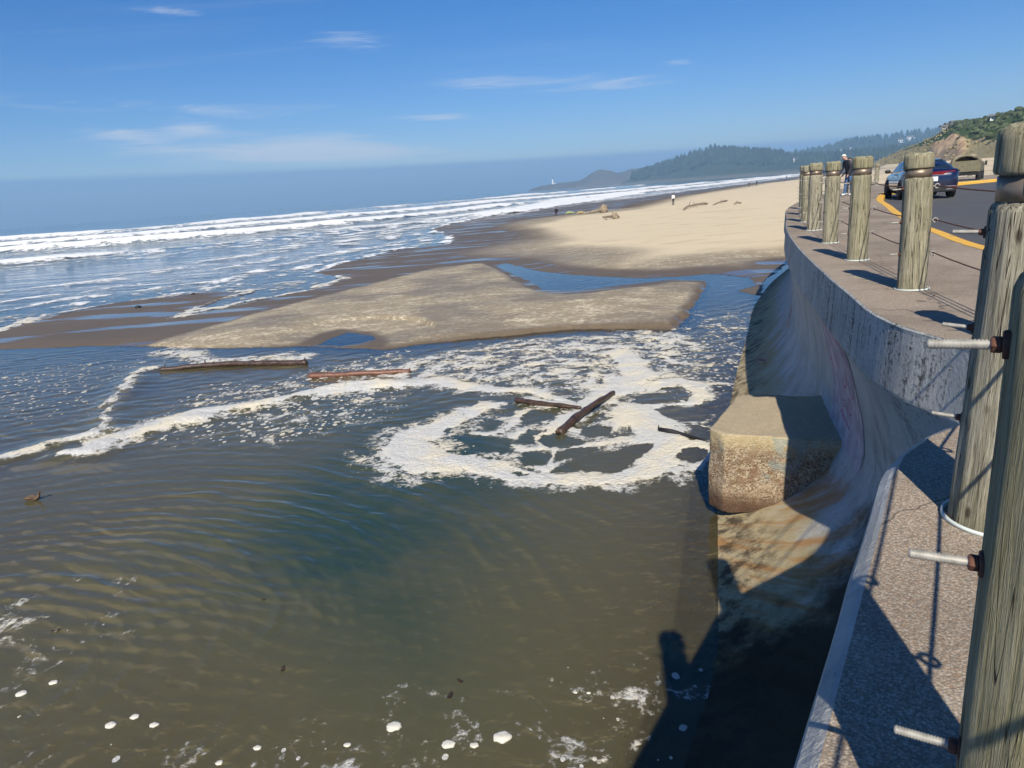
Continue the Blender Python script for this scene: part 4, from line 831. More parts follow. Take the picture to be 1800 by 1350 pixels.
# ------------------------------------------------------------------ far land: bluff, headlands, forest, lighthouse, houses
BLUFF_RIDGE = [(24.0, -0.004), (26.6, 0.0006), (27.21, 0.0028), (28.06, 0.0089), (29.39, 0.0179), (30.69, 0.0267), (31.46, 0.036), (32.23, 0.0407), (33.02, 0.0390), (34.08, 0.0420), (35.52, 0.0487), (40, 0.066), (47, 0.09)]
def tab(t, a): return np.interp(a, [p[0] for p in t], [p[1] for p in t])
R_BASE = [(24, 640), (27.2, 480), (29.4, 330), (30.8, 240), (32.75, 190), (34.3, 172), (36, 160), (47, 140)]
R_RIDGE = [(24, 700), (27.2, 580), (29.4, 440), (31.5, 345), (33, 310), (35.5, 270), (47, 235)]
def land_mat(name, kind):
    m, nt, p, o = new_mat(name); pos = nd(nt, 'NewGeometry').outputs['Position']
    if kind == 'bluff':
        veg = nd(nt, 'Attribute', attribute_name='veg').outputs['Fac']; cl = nd(nt, 'Attribute', attribute_name='cliff').outputs['Fac']
        n = noise(nt, pos, 0.12, 7, 0.68); f = noise(nt, pos, 0.9, 6, 0.7)
        c = mixc(nt, f, (0.17, 0.14, 0.075), (0.36, 0.31, 0.175))
        c = mixc(nt, maprange(nt, math_(nt, 'ADD', veg, math_(nt, 'MULTIPLY', math_(nt, 'SUBTRACT', n, 0.5), 0.9)), 0.42, 0.60), c, mixc(nt, f, (0.022, 0.042, 0.014), (0.075, 0.115, 0.035)))
        g = noise(nt, mapping(nt, pos, (0.5, 0.5, 0.05)), 1.0, 6, 0.7)
        c = mixc(nt, cl, c, mixc(nt, maprange(nt, g, 0.35, 0.65), (0.24, 0.15, 0.09), (0.60, 0.45, 0.29)))
    elif kind == 'forest':
        n = noise(nt, pos, 0.02, 6, 0.65); f = noise(nt, pos, 0.12, 5, 0.7)
        c = mixc(nt, f, (0.018, 0.03, 0.016), (0.05, 0.065, 0.032)); c = mixc(nt, maprange(nt, n, 0.60, 0.68), c, (0.17, 0.14, 0.075))
        z_ = nd(nt, 'SeparateXYZ', {0: pos}).outputs[2]
        c = mixc(nt, math_(nt, 'MULTIPLY', maprange(nt, math_(nt, 'ADD', z_, math_(nt, 'MULTIPLY', f, 14.0)), 9.0, 17.0, 1.0, 0.0), 0.45), c, (0.24, 0.215, 0.17))
    else:
        n = noise(nt, pos, 0.03, 6, 0.65); f = noise(nt, pos, 0.15, 5, 0.7)
        c = mixc(nt, f, (0.05, 0.04, 0.033), (0.15, 0.125, 0.095)); c = mixc(nt, maprange(nt, n, 0.5, 0.62), c, (0.085, 0.085, 0.045))
        c = mixc(nt, maprange(nt, noise(nt, mapping(nt, pos, loc=(300, 90, 0)), 0.02, 3), 0.62, 0.68, 0, 0.8), c, (0.33, 0.25, 0.16))
    nt.links.new(c, p.inputs['Base Color']); p.inputs['Roughness'].default_value = 0.95; p.inputs['Specular IOR Level'].default_value = 0.1
    return m
LEAFG = plain('shrub leaves', (0.06, 0.078, 0.036), 0.8, var=0.6, scale=0.35, spec=0.2)
CONIF = plain('conifer foliage', (0.03, 0.045, 0.024), 0.9, var=0.45, scale=0.03, spec=0.1)
DUNE = plain('dune grass', (0.22, 0.19, 0.10), 0.9, var=0.45, scale=0.3, spec=0.1)
def hill(name, table, rb, rr_, back, mat, rough, step=0.05, z0=-1.0, rows=26, shape=1.0, extra=None):
    a = np.arange(table[0][0], table[-1][0] + 1e-6, step); te = tab(table, a); Rb = tab(rb, a) if isinstance(rb, list) else np.full_like(a, rb); Rr = tab(rr_, a) if isinstance(rr_, list) else np.full_like(a, rr_)
    top = CAM_Z + Rr * te
    sv = np.r_[np.linspace(0, 1, rows), 1.15, 1.5, 2.2]
    S, A = np.meshgrid(sv, a, indexing='ij'); R = np.where(S <= 1, Rb + (Rr - Rb) * S, Rr + (S - 1) * back)
    prof = np.where(S <= 1, np.clip(S, 0, 1) ** shape, 1 - 0.55 * np.clip((S - 1) / 1.2, 0, 1))
    base = z0 if not callable(z0) else z0(A, R)
    Z = base + (top[None, :] - base) * prof
    xx = R * np.sin(np.radians(A)); yy = R * np.cos(np.radians(A))
    lam = rough * 9
    Z = Z + rough * fbm(xx / lam, yy / lam, 5) * np.sin(np.clip(S, 0, 1) * math.pi) * 1.6 + 0.25 * rough * fbm(xx / lam * 4, yy / lam * 4, 3) * np.clip(S * 4, 0, 1)
    att = extra(A, S, Z, xx, yy) if extra else None
    n, c = S.shape; I = np.arange(n * c).reshape(n, c); F = np.stack([I[:-1, :-1], I[1:, :-1], I[1:, 1:], I[:-1, 1:]], -1).reshape(-1, 4)[:, ::-1]
    o = obj(name, from_np(name, np.stack([xx, yy, Z], -1).reshape(-1, 3), F, mat, True, attrs=att)); tag(o, kind='structure')
    return A, S, Z, xx, yy
def bl_extra(A, S, Z, xx, yy):
    veg = sstep(30.2, 32.4, A + 6 * (S - 0.5)) * sstep(0.20, 0.42, S + 0.12 * fbm(xx / 18, yy / 18, 3)) * (0.55 + 0.5 * fbm(xx / 25 + 4, yy / 25, 3) + 0.25)
    veg = np.maximum(veg, 0.8 * sstep(0.2, 0.4, fbm(xx / 40, yy / 40, 3)) * sstep(28.4, 29.2, A) * sstep(0.4, 0.7, S))
    cl = sstep(30.35, 30.7, A + 0.25 * fbm(xx / 9, yy / 9, 2)) * sstep(32.75, 32.3, A + 0.3 * fbm(xx / 9, yy / 9, 2)) * sstep(0.48, 0.38, S + 0.10 * fbm(xx / 8, yy / 8, 3))
    g = fbm(xx / 3.2, yy / 3.2, 3); Z += cl * (1.3 * sstep(0.02, 0.20, S) * (1 + 0.5 * g) - 9.0 * np.maximum(S - 0.2, 0) * 0)
    return {'veg': np.clip(veg, 0, 1), 'cliff': cl}
BL = hill('bluff', BLUFF_RIDGE, R_BASE, R_RIDGE, 160, land_mat('bluff grass and scrub', 'bluff'), 1.6, 0.05, 3.2, 40, 0.85, bl_extra)
FOREST_T = [(9.6, 0.001), (10.3, 0.005), (10.8, 0.008), (11.66, 0.0120), (12.73, 0.0165), (14.2, 0.0235), (15.24, 0.0285), (16.06, 0.0315), (17.28, 0.0335), (17.89, 0.0275), (19.48, 0.0240), (20.85, 0.0205), (21.63, 0.0150), (22.97, 0.0125), (24.47, 0.0115), (27.5, 0.011), (31, 0.012)]
FO = hill('forested_headland', FOREST_T, [(9.6, 2050), (16, 1780), (24, 1500), (31, 1250)], [(9.6, 2150), (16, 2050), (24, 1850), (31, 1600)], 400, land_mat('forest floor', 'forest'), 7.0, 0.06, -1.0, 24, 0.75)
HEAD_T = [(2.3, -0.0017), (2.65, 0.0012), (3.33, 0.0038), (4.31, 0.0058), (5.56, 0.0066), (6.44, 0.0077), (7.0, 0.0125), (7.34, 0.0163), (7.92, 0.0199), (8.65, 0.0183), (9.3, 0.0138), (9.86, 0.0153), (10.3, 0.0177), (11.03, 0.0175), (11.67, 0.0195), (12.52, 0.0163), (13.36, 0.0115), (15, 0.010)]
HD = hill('rocky_headland', HEAD_T, 2480, 2620, 300, land_mat('headland rock and turf', 'rock'), 3.0, 0.04, -1.0, 18, 0.55)
FAR_T = [(17.0, 0.004), (19.0, 0.014), (20.67, 0.0185), (22.2, 0.0197), (23.33, 0.0205), (24.44, 0.0225), (25.52, 0.0275), (26.59, 0.0285), (27.98, 0.0298), (29.34, 0.0308), (30.66, 0.0315), (32.59, 0.0305), (38, 0.028)]
FH = hill('far_hills', FAR_T, 2100, 2600, 500, land_mat('far hill woods', 'forest'), 9.0, 0.08, 0.0, 20, 0.8)

def tree_mass(name, field, n, size, label, cat, mat, smin, smax, amin, amax, seed, crest=0.3, conifer=True):
    """many small separate crowns over a hill, one mesh"""
    A, S, Z, xx, yy = field; rs = np.random.RandomState(seed); V = []; F = []
    rows_ok = np.where((S[:, 0] >= smin) & (S[:, 0] <= smax))[0]; cols_ok = np.where((A[0] >= amin) & (A[0] <= amax))[0]
    for k in range(n):
        i = rows_ok[-1] - rs.randint(0, 2) if rs.rand() < crest else rs.choice(rows_ok); j = rs.choice(cols_ok)
        if fbm(np.array([xx[i, j] / 90.0]), np.array([yy[i, j] / 90.0]), 2)[0] < -0.32 and rs.rand() < 0.85: continue
        cx, cy, cz = xx[i, j] + rs.uniform(-5, 5) * size / 8, yy[i, j] + rs.uniform(-5, 5), Z[i, j]
        h = size * rs.uniform(0.55, 1.35); w = h * rs.uniform(0.22, 0.36) if conifer else h * rs.uniform(0.5, 0.9); b = len(V); t0 = rs.rand() * 6
        lv = ((0.02, 0.7), (0.18, 1.0), (0.42, 0.80), (0.70, 0.48), (1.0, 0.02)) if conifer else ((0.0, 0.75), (0.3, 1.0), (0.65, 0.85), (0.9, 0.45), (1.0, 0.02))
        for (lz, lw) in lv:
            for q in range(6):
                th = t0 + q * math.pi / 3; r_ = w * lw * rs.uniform(0.65, 1.25); V.append((cx + r_ * math.cos(th), cy + r_ * math.sin(th), cz - 0.5 + h * lz * rs.uniform(0.92, 1.06)))
        for l in range(4):
            for q in range(6): F.append((b + l * 6 + q, b + l * 6 + (q + 1) % 6, b + (l + 1) * 6 + (q + 1) % 6, b + (l + 1) * 6 + q))
    o = obj(name, from_np(name, np.array(V), F, mat, False)); tag(o, label, cat, kind='stuff')
tree_mass('forest', FO, 3000, 15, 'dark hazy conifer forest covering the headland', 'forest', CONIF, 0.35, 1.05, 10.6, 30, 1, 0.3)
tree_mass('distant_woods', FH, 1500, 16, 'blue hazy woods on the farthest hills', 'woods', CONIF, 0.3, 1.05, 18, 37, 2, 0.3)
tree_mass('bluff_scrub', BL, 4200, 1.15, 'green scrub and bushes on the dune bluff', 'scrub', LEAFG, 0.34, 1.05, 31.9, 45, 3, 0.12, False)
tree_mass('dune_grass', BL, 3500, 0.55, 'tufts of straw coloured dune grass on the bluff slope', 'dune grass', DUNE, 0.05, 1.0, 27, 45, 4, 0.1, False)

WHITE = plain('white painted wall', (0.80, 0.80, 0.77), 0.7, var=0.06)
ROOFD = plain('grey roof', (0.14, 0.13, 0.13), 0.8, var=0.2); DARKGL = plain('dark glass', (0.03, 0.035, 0.045), 0.15, var=0.1)
def field_point(field, a, te):
    """point of a hill whose direction from the lookout is (azimuth, elevation)"""
    A, S, Z, xx, yy = field; j = int(np.argmin(np.abs(A[0] - a))); R = np.hypot(xx[:, j], yy[:, j]); e = (Z[:, j] - CAM_Z) / R
    i = int(np.argmin(np.abs(e - te))); return xx[i, j], yy[i, j], Z[i, j]
def house(field, a, te, sx, label, w=13, h=6, d=9):
    x, y, zz = field_point(field, a, te); root = empty('house', (x, y, zz - 0.5), RAD(-a + random.uniform(-25, 25))); k = sx
    bm = bmesh.new(); box_bm(bm, (0, 0, h * k / 2), (w * k, d * k, h * k)); obj('wall', bm_mesh('wall', bm, WHITE), root)
    W, D, Hh = w * k / 2 + 0.6, d * k / 2 + 0.6, h * k
    obj('roof', quads_to_mesh('roof', [(-W, -D, Hh), (W, -D, Hh), (W, D, Hh), (-W, D, Hh), (-W, 0, Hh + 3 * k), (W, 0, Hh + 3 * k)], [(0, 1, 5, 4), (2, 3, 4, 5), (0, 4, 3), (1, 2, 5), (3, 2, 1, 0)], ROOFD, False), root)
    for q in (-0.28, 0.05, 0.32):
        bm = bmesh.new(); box_bm(bm, (q * w * k, -d * k / 2 - 0.05, h * k * 0.55), (w * k * 0.16, 0.12, h * k * 0.34)); obj('window', bm_mesh('window', bm, DARKGL), root)
    tag(root, label, 'house', 'houses on the far hillside')
HS = [(21.35, 0.0225, 1.0, 'white house among dark trees at the end of the forest ridge'), (20.87, 0.0125, 1.2, 'pale house low on the forested headland above the mist'), (22.22, 0.0105, 1.3, 'lowest white house of the hillside town above the surf'), (22.66, 0.0175, 0.9, 'pale house on the town ridge right of the forest'),
      (23.34, 0.0165, 1.0, 'small white house in the middle of the far hillside town'), (23.73, 0.0125, 1.1, 'white house low in the far hillside town beside the posts'), (23.96, 0.0195, 0.8, 'tall thin white building high in the far town'), (24.37, 0.020, 1.0, 'white house just left of the head of the man in dark jacket'),
      (25.25, 0.0195, 1.0, 'white house right above the head of the man in dark jacket'), (25.79, 0.0205, 0.9, 'white house on far slope above the man in dark jacket'), (29.3, 0.0235, 1.6, 'long pale house on the blue slope left of the dune bluff'), (28.8, 0.0228, 1.2, 'second pale house on the blue slope left of the dune bluff')]
for a, te, k, lb in HS: house(FH if a > 22.5 else FO, a, te, k, lb)
for a, te, lb in ((31.35, 0.0345, 'leftmost white house on the crest of the dune bluff'), (31.62, 0.0368, 'middle white house on the crest of the dune bluff'), (31.9, 0.0388, 'rightmost of the three white houses on the bluff crest'), (34.08, 0.0405, 'lone white house among scrub on top of the bluff')):
    house(BL, a, te, 0.22, lb)
def lighthouse():
    x, y, zz = field_point(HD, 4.31, 0.0056); root = empty('lighthouse', (x, y, zz - 1)); s_ = 1.0
    obj('tower', lathe_mesh('tower', [(3.6, 0), (3.2, 6), (2.6, 16), (2.45, 18.5), (3.1, 18.8), (3.1, 19.4)], WHITE, seg=16), root)
    obj('lantern', lathe_mesh('lantern', [(1.7, 19.4), (1.7, 22.2)], DARKGL, seg=12), root)
    obj('lantern_roof', lathe_mesh('lantern_roof', [(2.3, 22.2), (1.4, 23.6), (0.3, 24.6), (0.2, 26)], ROOFD, seg=12), root)
    bm = bmesh.new(); box_bm(bm, (7, 0, 1.5), (8, 6, 3.0)); obj('keeper_house', bm_mesh('keeper_house', bm, WHITE), root)
    tag(root, 'white lighthouse tower on the low rocky tip of the headland', 'lighthouse')
lighthouse()

# ------------------------------------------------------------------ haze: even, pale air round everything
def haze():
    bm = bmesh.new(); box_bm(bm, (0, 5900, 70), (26400, 12800, 150))
    m = bpy.data.materials.new('sea haze'); m.use_nodes = True; nt = m.node_tree; nt.nodes.clear()
    out = nd(nt, 'OutputMaterial'); v = nd(nt, 'VolumePrincipled', {'Color': (0.40, 0.68, 1.0, 1), 'Density': 0.00034, 'Anisotropy': 0.0})
    nt.links.new(v.outputs[0], out.inputs['Volume'])
    tag(obj('haze', bm_mesh('haze', bm, m)), 'thin pale sea haze over the whole coast', 'haze', kind='stuff')
haze()

# ------------------------------------------------------------------ driftwood
BARK = plain('wet driftwood', (0.055, 0.032, 0.022), 0.4, var=0.7, scale=14, bmp=0.8); REDLOG = plain('stripped red log', (0.14, 0.06, 0.036), 0.45, var=0.35, scale=12, bmp=0.6); GREYW = plain('bleached driftwood', (0.24, 0.19, 0.13), 0.85, var=0.5, scale=6, bmp=0.6); BLACKW = plain('charred stick', (0.012, 0.011, 0.011), 0.5, var=0.3)
def log(name, P, r0, r1, mat, label, stubs=(), rough=0.25, seed=0, sag=0.0):
    P = resample(np.array(P, float), 0.09); n = len(P); t = np.linspace(0, 1, n); R = (r0 + (r1 - r0) * t) * (1 + rough * fbm(t * 9 + seed, t * 0 + seed, 4))
    P = P + np.stack([0.03 * fbm(t * 5 + seed, t * 0 + 2, 3), 0.03 * fbm(t * 5 + seed, t * 0 + 5, 3), 0.03 * fbm(t * 5, t * 0 + seed, 3)], 1)
    R[0] *= 0.75; R[-1] *= 0.7
    V, F = tube_np(P, R, 10); V = V + 0.12 * r0 * np.stack([fbm(V[:, 0] * 9 + k, V[:, 1] * 9 + V[:, 2] * 7, 3) for k in (0, 3, 7)], 1)
    V = list(V); F = list(F)
    for (ts, L, ang) in stubs:
        i = int(ts * (n - 1)); p = P[i]; d = np.array([math.cos(ang) * 0.4, math.sin(ang) * 0.4, 0.8]); q = [p, p + d * L * 0.5, p + d * L + np.array([0.02, 0, 0])]
        v2, f2 = tube_np(q, [R[i] * 0.6, R[i] * 0.35, R[i] * 0.12], 6); b = len(V); V += list(v2); F += [tuple(x + b for x in f) for f in f2]
    return tag(obj(name, quads_to_mesh(name, V, F, mat, True)), label, 'driftwood')
log('driftwood_log', [(-10.6, 20.9, 0.03), (-9.2, 20.95, 0.07), (-8.0, 20.8, 0.06), (-5.98, 20.35, 0.05)], 0.07, 0.09, BARK, 'long dark bark-covered log floating at the left of the pool', [(0.05, 0.2, 1), (0.3, 0.22, 2.5), (0.62, 0.15, 0.5), (0.97, 0.18, 1)], 0.35, 1)
log('driftwood_log', [(-5.5, 18.66, 0.04), (-4.2, 18.5, 0.05), (-2.7, 18.45, 0.03)], 0.095, 0.065, REDLOG, 'smooth reddish log floating beside the white foam line', [(0.98, 0.12, 0.3)], 0.10, 2)
log('driftwood_log', [(0.05, 14.93, 0.05), (0.6, 14.5, 0.07), (1.40, 14.0, 0.06)], 0.06, 0.042, BARK, 'thinner dark log lying across the middle of the foam eddy', [(0.1, 0.1, 2), (0.5, 0.07, 4)], 0.4, 3)
log('driftwood_log', [(0.82, 12.62, 0.03), (1.46, 13.66, 0.12), (2.23, 14.85, 0.10)], 0.095, 0.045, BARK, 'thick brown log slanting up to the right in the foam eddy', [(0.02, 0.14, 3.6), (0.05, 0.12, 5), (0.45, 0.1, 1.5)], 0.4, 4)
log('driftwood_stick', [(2.66, 12.36, 0.06), (2.8, 12.25, 0.06), (3.03, 12.08, 0.03), (3.36, 11.66, 0.02)], 0.05, 0.014, BLACKW, 'black stick floating in foam beside the concrete block', [(0.06, 0.1, 2)], 0.5, 5)
def on_sand(x, y, dz=0.0): return (x, y, ground(x, y) + dz)
log('driftwood_branch', [on_sand(23.6, 93, 0.05), on_sand(25.2, 97, 0.25), on_sand(28.4, 101.5, 0.25), on_sand(29.5, 103, 0.1)], 0.10, 0.16, GREYW, 'pale forked driftwood branch lying on the open dry sand', [(0.4, 1.0, 0.3), (0.6, 0.7, 2)], 0.4, 6)
log('driftwood_branch', [on_sand(29.2, 99, 0.05), on_sand(31.5, 103, 0.2), on_sand(33.6, 107, 0.1)], 0.07, 0.12, GREYW, 'thin driftwood branch right of the pale forked one', [(0.5, 0.5, 1)], 0.4, 7)
log('driftwood_scrap', [on_sand(31.0, 95.6, 0.05), on_sand(31.5, 96.2, 0.2), on_sand(32.3, 96.8, 0.05)], 0.12, 0.10, GREYW, 'short brown driftwood scrap right of the long branches', [(0.4, 0.3, 1)], 0.5, 8)
def stump(x, y, s_, label, tail, seed):
    rs = random.Random(seed); zz = ground(x, y); V, F = tube_np([(0, 0, -0.1), (0.05, 0, 0.35 * s_), (0.0, 0.05, 0.8 * s_), (0.12 * s_, 0, 1.15 * s_)], [0.55 * s_, 0.62 * s_, 0.5 * s_, 0.15 * s_], 10); V = list(V); F = list(F)
    for k in range(9):
        a = rs.uniform(0, 6.28); L = rs.uniform(0.5, 1.0) * s_; b = len(V); v2, f2 = tube_np([(0, 0, 0.5 * s_), (math.cos(a) * L * 0.6, math.sin(a) * L * 0.6, 0.6 * s_ + rs.uniform(-0.4, 0.4)), (math.cos(a) * L, math.sin(a) * L, 0.5 * s_ + rs.uniform(-0.4, 0.6))], [0.22 * s_, 0.13 * s_, 0.04], 6)
        V += list(v2); F += [tuple(i + b for i in f) for f in f2]
    if tail:
        b = len(V); v2, f2 = tube_np([(0, 0, 0.5 * s_), (-1.6, -0.4, 0.3), (-tail, -1.0, 0.06)], [0.3 * s_, 0.2 * s_, 0.05], 8); V += list(v2); F += [tuple(i + b for i in f) for f in f2]
    V = np.array(V); V = V + 0.08 * s_ * np.stack([fbm(V[:, 0] * 3 + k, V[:, 1] * 3 + V[:, 2] * 3, 3) for k in (1, 4, 8)], 1)
    tag(obj('driftwood_stump', quads_to_mesh('driftwood_stump', V, F, GREYW, True), None, (x, y, zz)), label, 'driftwood')
stump(15.6, 108.8, 1.05, 'root end of a big half-buried driftwood tree on the beach', 3.6, 1)
stump(14.2, 88.9, 0.62, 'small dark root stump alone on the dry sand', 1.2, 2)

# ------------------------------------------------------------------ people
SKIN = plain('skin', (0.52, 0.29, 0.21), 0.55, var=0.1); PALEHAIR = plain('white hair', (0.72, 0.66, 0.60), 0.8, var=0.15); DKHAIR = plain('dark hair', (0.03, 0.022, 0.018), 0.6, var=0.2)
NAVY = plain('dark navy cloth', (0.012, 0.014, 0.024), 0.75, var=0.35); JEANS = plain('blue denim', (0.055, 0.115, 0.24), 0.85, var=0.4, scale=12); DKTROU = plain('dark trousers', (0.03, 0.028, 0.034), 0.8, var=0.3); SHOE = plain('white shoe', (0.70, 0.69, 0.66), 0.6, var=0.1); WSHIRT = plain('white shirt', (0.78, 0.78, 0.76), 0.8, var=0.06); BLK = plain('black cloth', (0.014, 0.013, 0.014), 0.8, var=0.3); REDDK = plain('dull red cloth', (0.09, 0.028, 0.024), 0.8, var=0.3)
def skin_mesh(pts, edges, root=0, levels=2):
    me = bpy.data.meshes.new('tmp'); me.from_pydata([p[:3] for p in pts], edges, []); o = bpy.data.objects.new('tmp', me); COL.objects.link(o)
    md = o.modifiers.new('s', 'SKIN'); md.use_smooth_shade = True
    for i, p in enumerate(pts):
        sv = me.skin_vertices[0].data[i]; r = p[3]; sv.radius = r if isinstance(r, tuple) else (r, r); sv.use_root = (i == root)
    o.modifiers.new('d', 'SUBSURF').levels = levels
    dg = bpy.context.evaluated_depsgraph_get(); dg.update(); out = bpy.data.meshes.new_from_object(o.evaluated_get(dg)); bpy.data.objects.remove(o); bpy.data.meshes.remove(me)
    return out
def person(loc, rz, H, top, legs, shoe, hair, label, lean=0.0, stride=0.18, head_drop=0.0, arms=0.08, seated=False, group=None, coat=0.0):
    k = H / 1.75
    if seated: hipz, kz, kf, az_, af = 0.46, 0.52, 0.44, 0.06, 0.46
    else: hipz, kz, kf, az_, af = 0.92, 0.50, 0.0, 0.08, 0.0
    dz = hipz - 0.92; ch = lean * 0.30
    P = [(0, 0, 0.97 + dz, (0.155, 0.105)), (0, ch * 0.4, 1.13 + dz, (0.15, 0.10)), (0, ch, 1.33 + dz, (0.185, 0.125)), (0, ch + 0.01, 1.46 + dz, (0.075, 0.065)), (0, ch + 0.02 + 0.05 * head_drop, 1.53 + dz, (0.055, 0.06)), (0, ch + 0.03 + 0.10 * head_drop, 1.61 + dz - 0.03 * head_drop, (0.076, 0.094)), (0, ch + 0.03 + 0.13 * head_drop, 1.69 + dz - 0.05 * head_drop, (0.066, 0.078))]
    E_ = [(0, 1), (1, 2), (2, 3), (3, 4), (4, 5), (5, 6)]
    for s_ in (-1, 1):
        sw = stride * s_; b = len(P)
        P += [(s_ * 0.20, ch, 1.40 + dz, 0.062), (s_ * 0.25, ch - 0.02 + arms * s_, 1.14 + dz, 0.05), (s_ * 0.25, ch + 0.10 + arms * s_ * 2, 0.92 + dz, 0.038), (s_ * 0.245, ch + 0.13 + arms * s_ * 2.3, 0.83 + dz, (0.022, 0.042)), (s_ * 0.24, ch + 0.15 + arms * s_ * 2.4, 0.76 + dz, (0.014, 0.030))]
        E_ += [(2, b), (b, b + 1), (b + 1, b + 2), (b + 2, b + 3), (b + 3, b + 4)]; b = len(P)
        P += [(s_ * 0.10, 0.0, 0.88 + dz, 0.10), (s_ * 0.105, kf + sw * 0.55 + 0.02, kz, 0.066), (s_ * 0.10, af + sw, az_ + 0.02, 0.046), (s_ * 0.105, af + sw + 0.14, 0.035, (0.045, 0.032)), (s_ * 0.10, af + sw - 0.04, 0.045, 0.04)]
        E_ += [(0, b), (b, b + 1), (b + 1, b + 2), (b + 2, b + 3), (b + 2, b + 4)]
    P = [(p[0] * k, p[1] * k, p[2] * k, tuple(q * k for q in p[3]) if isinstance(p[3], tuple) else p[3] * k) for p in P]
    me = skin_mesh(P, E_)
    for m_ in (top, legs, shoe, SKIN, hair): me.materials.append(m_)
    for f in me.polygons:
        c = f.center / k; zz = c.z - dz
        if c.z < 0.10 and not (seated and zz > 0.8): f.material_index = 2
        elif abs(c.x) > 0.18 and 0.62 < zz < 0.88: f.material_index = 3
        elif zz > 1.49: f.material_index = 3
        elif zz > (0.98 - coat) or abs(c.x) > 0.205: f.material_index = 0
        else: f.material_index = 1
    root = empty('person', loc, rz); obj('body', me, root)
    hc = Vector((0, ch + 0.03 + 0.11 * head_drop, 1.655 + dz - 0.04 * head_drop)) * k; bm = bmesh.new(); bmesh.ops.create_uvsphere(bm, u_segments=14, v_segments=10, radius=0.094 * k)
    bmesh.ops.scale(bm, vec=(0.92, 1.12, 1.05), verts=bm.verts); bmesh.ops.delete(bm, geom=[v for v in bm.verts if v.co.z < 0.02 * k and v.co.y > -0.03 * k or v.co.z < -0.05 * k], context='VERTS')
    bmesh.ops.translate(bm, vec=hc, verts=bm.verts); obj('hair', bm_mesh('hair', bm, hair, True), root)
    bm = bmesh.new()
    for ex in (-0.032, 0.032): r_ = bmesh.ops.create_uvsphere(bm, u_segments=6, v_segments=5, radius=0.011 * k); bmesh.ops.translate(bm, vec=Vector((ex * k, hc.y + 0.092 * k, hc.z - 0.03 * k)), verts=r_['verts'])
    obj('eyes', bm_mesh('eyes', bm, DKHAIR), root)
    V, F = tube_np([(0, 0.088, 0), (0, 0.108, -0.02), (0, 0.118, -0.042), (0, 0.098, -0.05)], [0.008, 0.011, 0.015, 0.008], 6); obj('nose', quads_to_mesh('nose', V * k + np.array(hc) - np.array([0, 0, 0.025 * k]), F, SKIN), root)
    return tag(root, label, 'person', group)
person((15.30, 31.75, WALK), RAD(95), 1.80, NAVY, JEANS, SHOE, PALEHAIR, 'white-haired person in dark jacket and blue jeans looking down on the promenade', lean=0.45, stride=0.10, head_drop=1.0, arms=0.02, coat=0.16)
person((15.78, 32.60, WALK), RAD(80), 1.62, BLK, DKTROU, SHOE, DKHAIR, 'person in dark trousers and white shoes half hidden behind the white-haired one', lean=0.2, stride=0.12, coat=0.2)
def bp(x, y, rz, H, *a, **k): return person((x, y, ground(x, y)), rz, H, *a, **k)
bp(27.2, 113.4, RAD(10), 1.75, WSHIRT, BLK, BLK, DKHAIR, 'lone person in white top and black trousers standing on the beach', stride=0.05)
bp(84.0, 244.0, RAD(-20), 1.72, REDDK, DKTROU, BLK, DKHAIR, 'left person of the pair walking near the waterline', group='pair walking near the waterline')
bp(85.3, 240.5, RAD(-20), 1.82, BLK, DKTROU, BLK, DKHAIR, 'right, taller person of the pair walking near the waterline', group='pair walking near the waterline')
bp(186.0, 470.0, RAD(-20), 1.85, BLK, BLK, BLK, DKHAIR, 'tiny farthest person walking by the surf near the posts')
bp(131.0, 252.5, RAD(60), 1.75, NAVY, DKTROU, SHOE, DKHAIR, 'distant walker on the sand seen between the posts and the car')
bp(9.2, 117.5, RAD(160), 1.75, BLK, BLK, BLK, DKHAIR, 'person in black sitting low on the sand near the water', lean=0.5, stride=0.03, seated=True)
LIME = plain('lime green cloth', (0.30, 0.34, 0.14), 0.8, var=0.4); TANC = plain('tan cloth', (0.32, 0.25, 0.13), 0.85, var=0.3)
def bundle(x, y, s_, mat, label):
    V, F = tube_np([(-1.1 * s_, 0, 0.05), (-0.6 * s_, 0.05, 0.28 * s_), (0, 0, 0.34 * s_), (0.6 * s_, 0.1, 0.22 * s_), (1.2 * s_, 0, 0.04)], [0.05, 0.24 * s_, 0.26 * s_, 0.2 * s_, 0.05], 9); V = V + 0.1 * s_ * np.stack([fbm(V[:, 0] * 4 + k, V[:, 1] * 4 + V[:, 2] * 4, 3) for k in (1, 4, 8)], 1)
    tag(obj('cloth_bundle', quads_to_mesh('cloth_bundle', V, F, mat, True), None, (x, y, ground(x, y))), label, 'bundle')
bundle(11.3, 116.5, 0.75, LIME, 'dull green cloth bundle on the sand beside the seated person'); bundle(12.6, 112.0, 0.8, TANC, 'tan cloth bundle on the sand right of the dull green one')

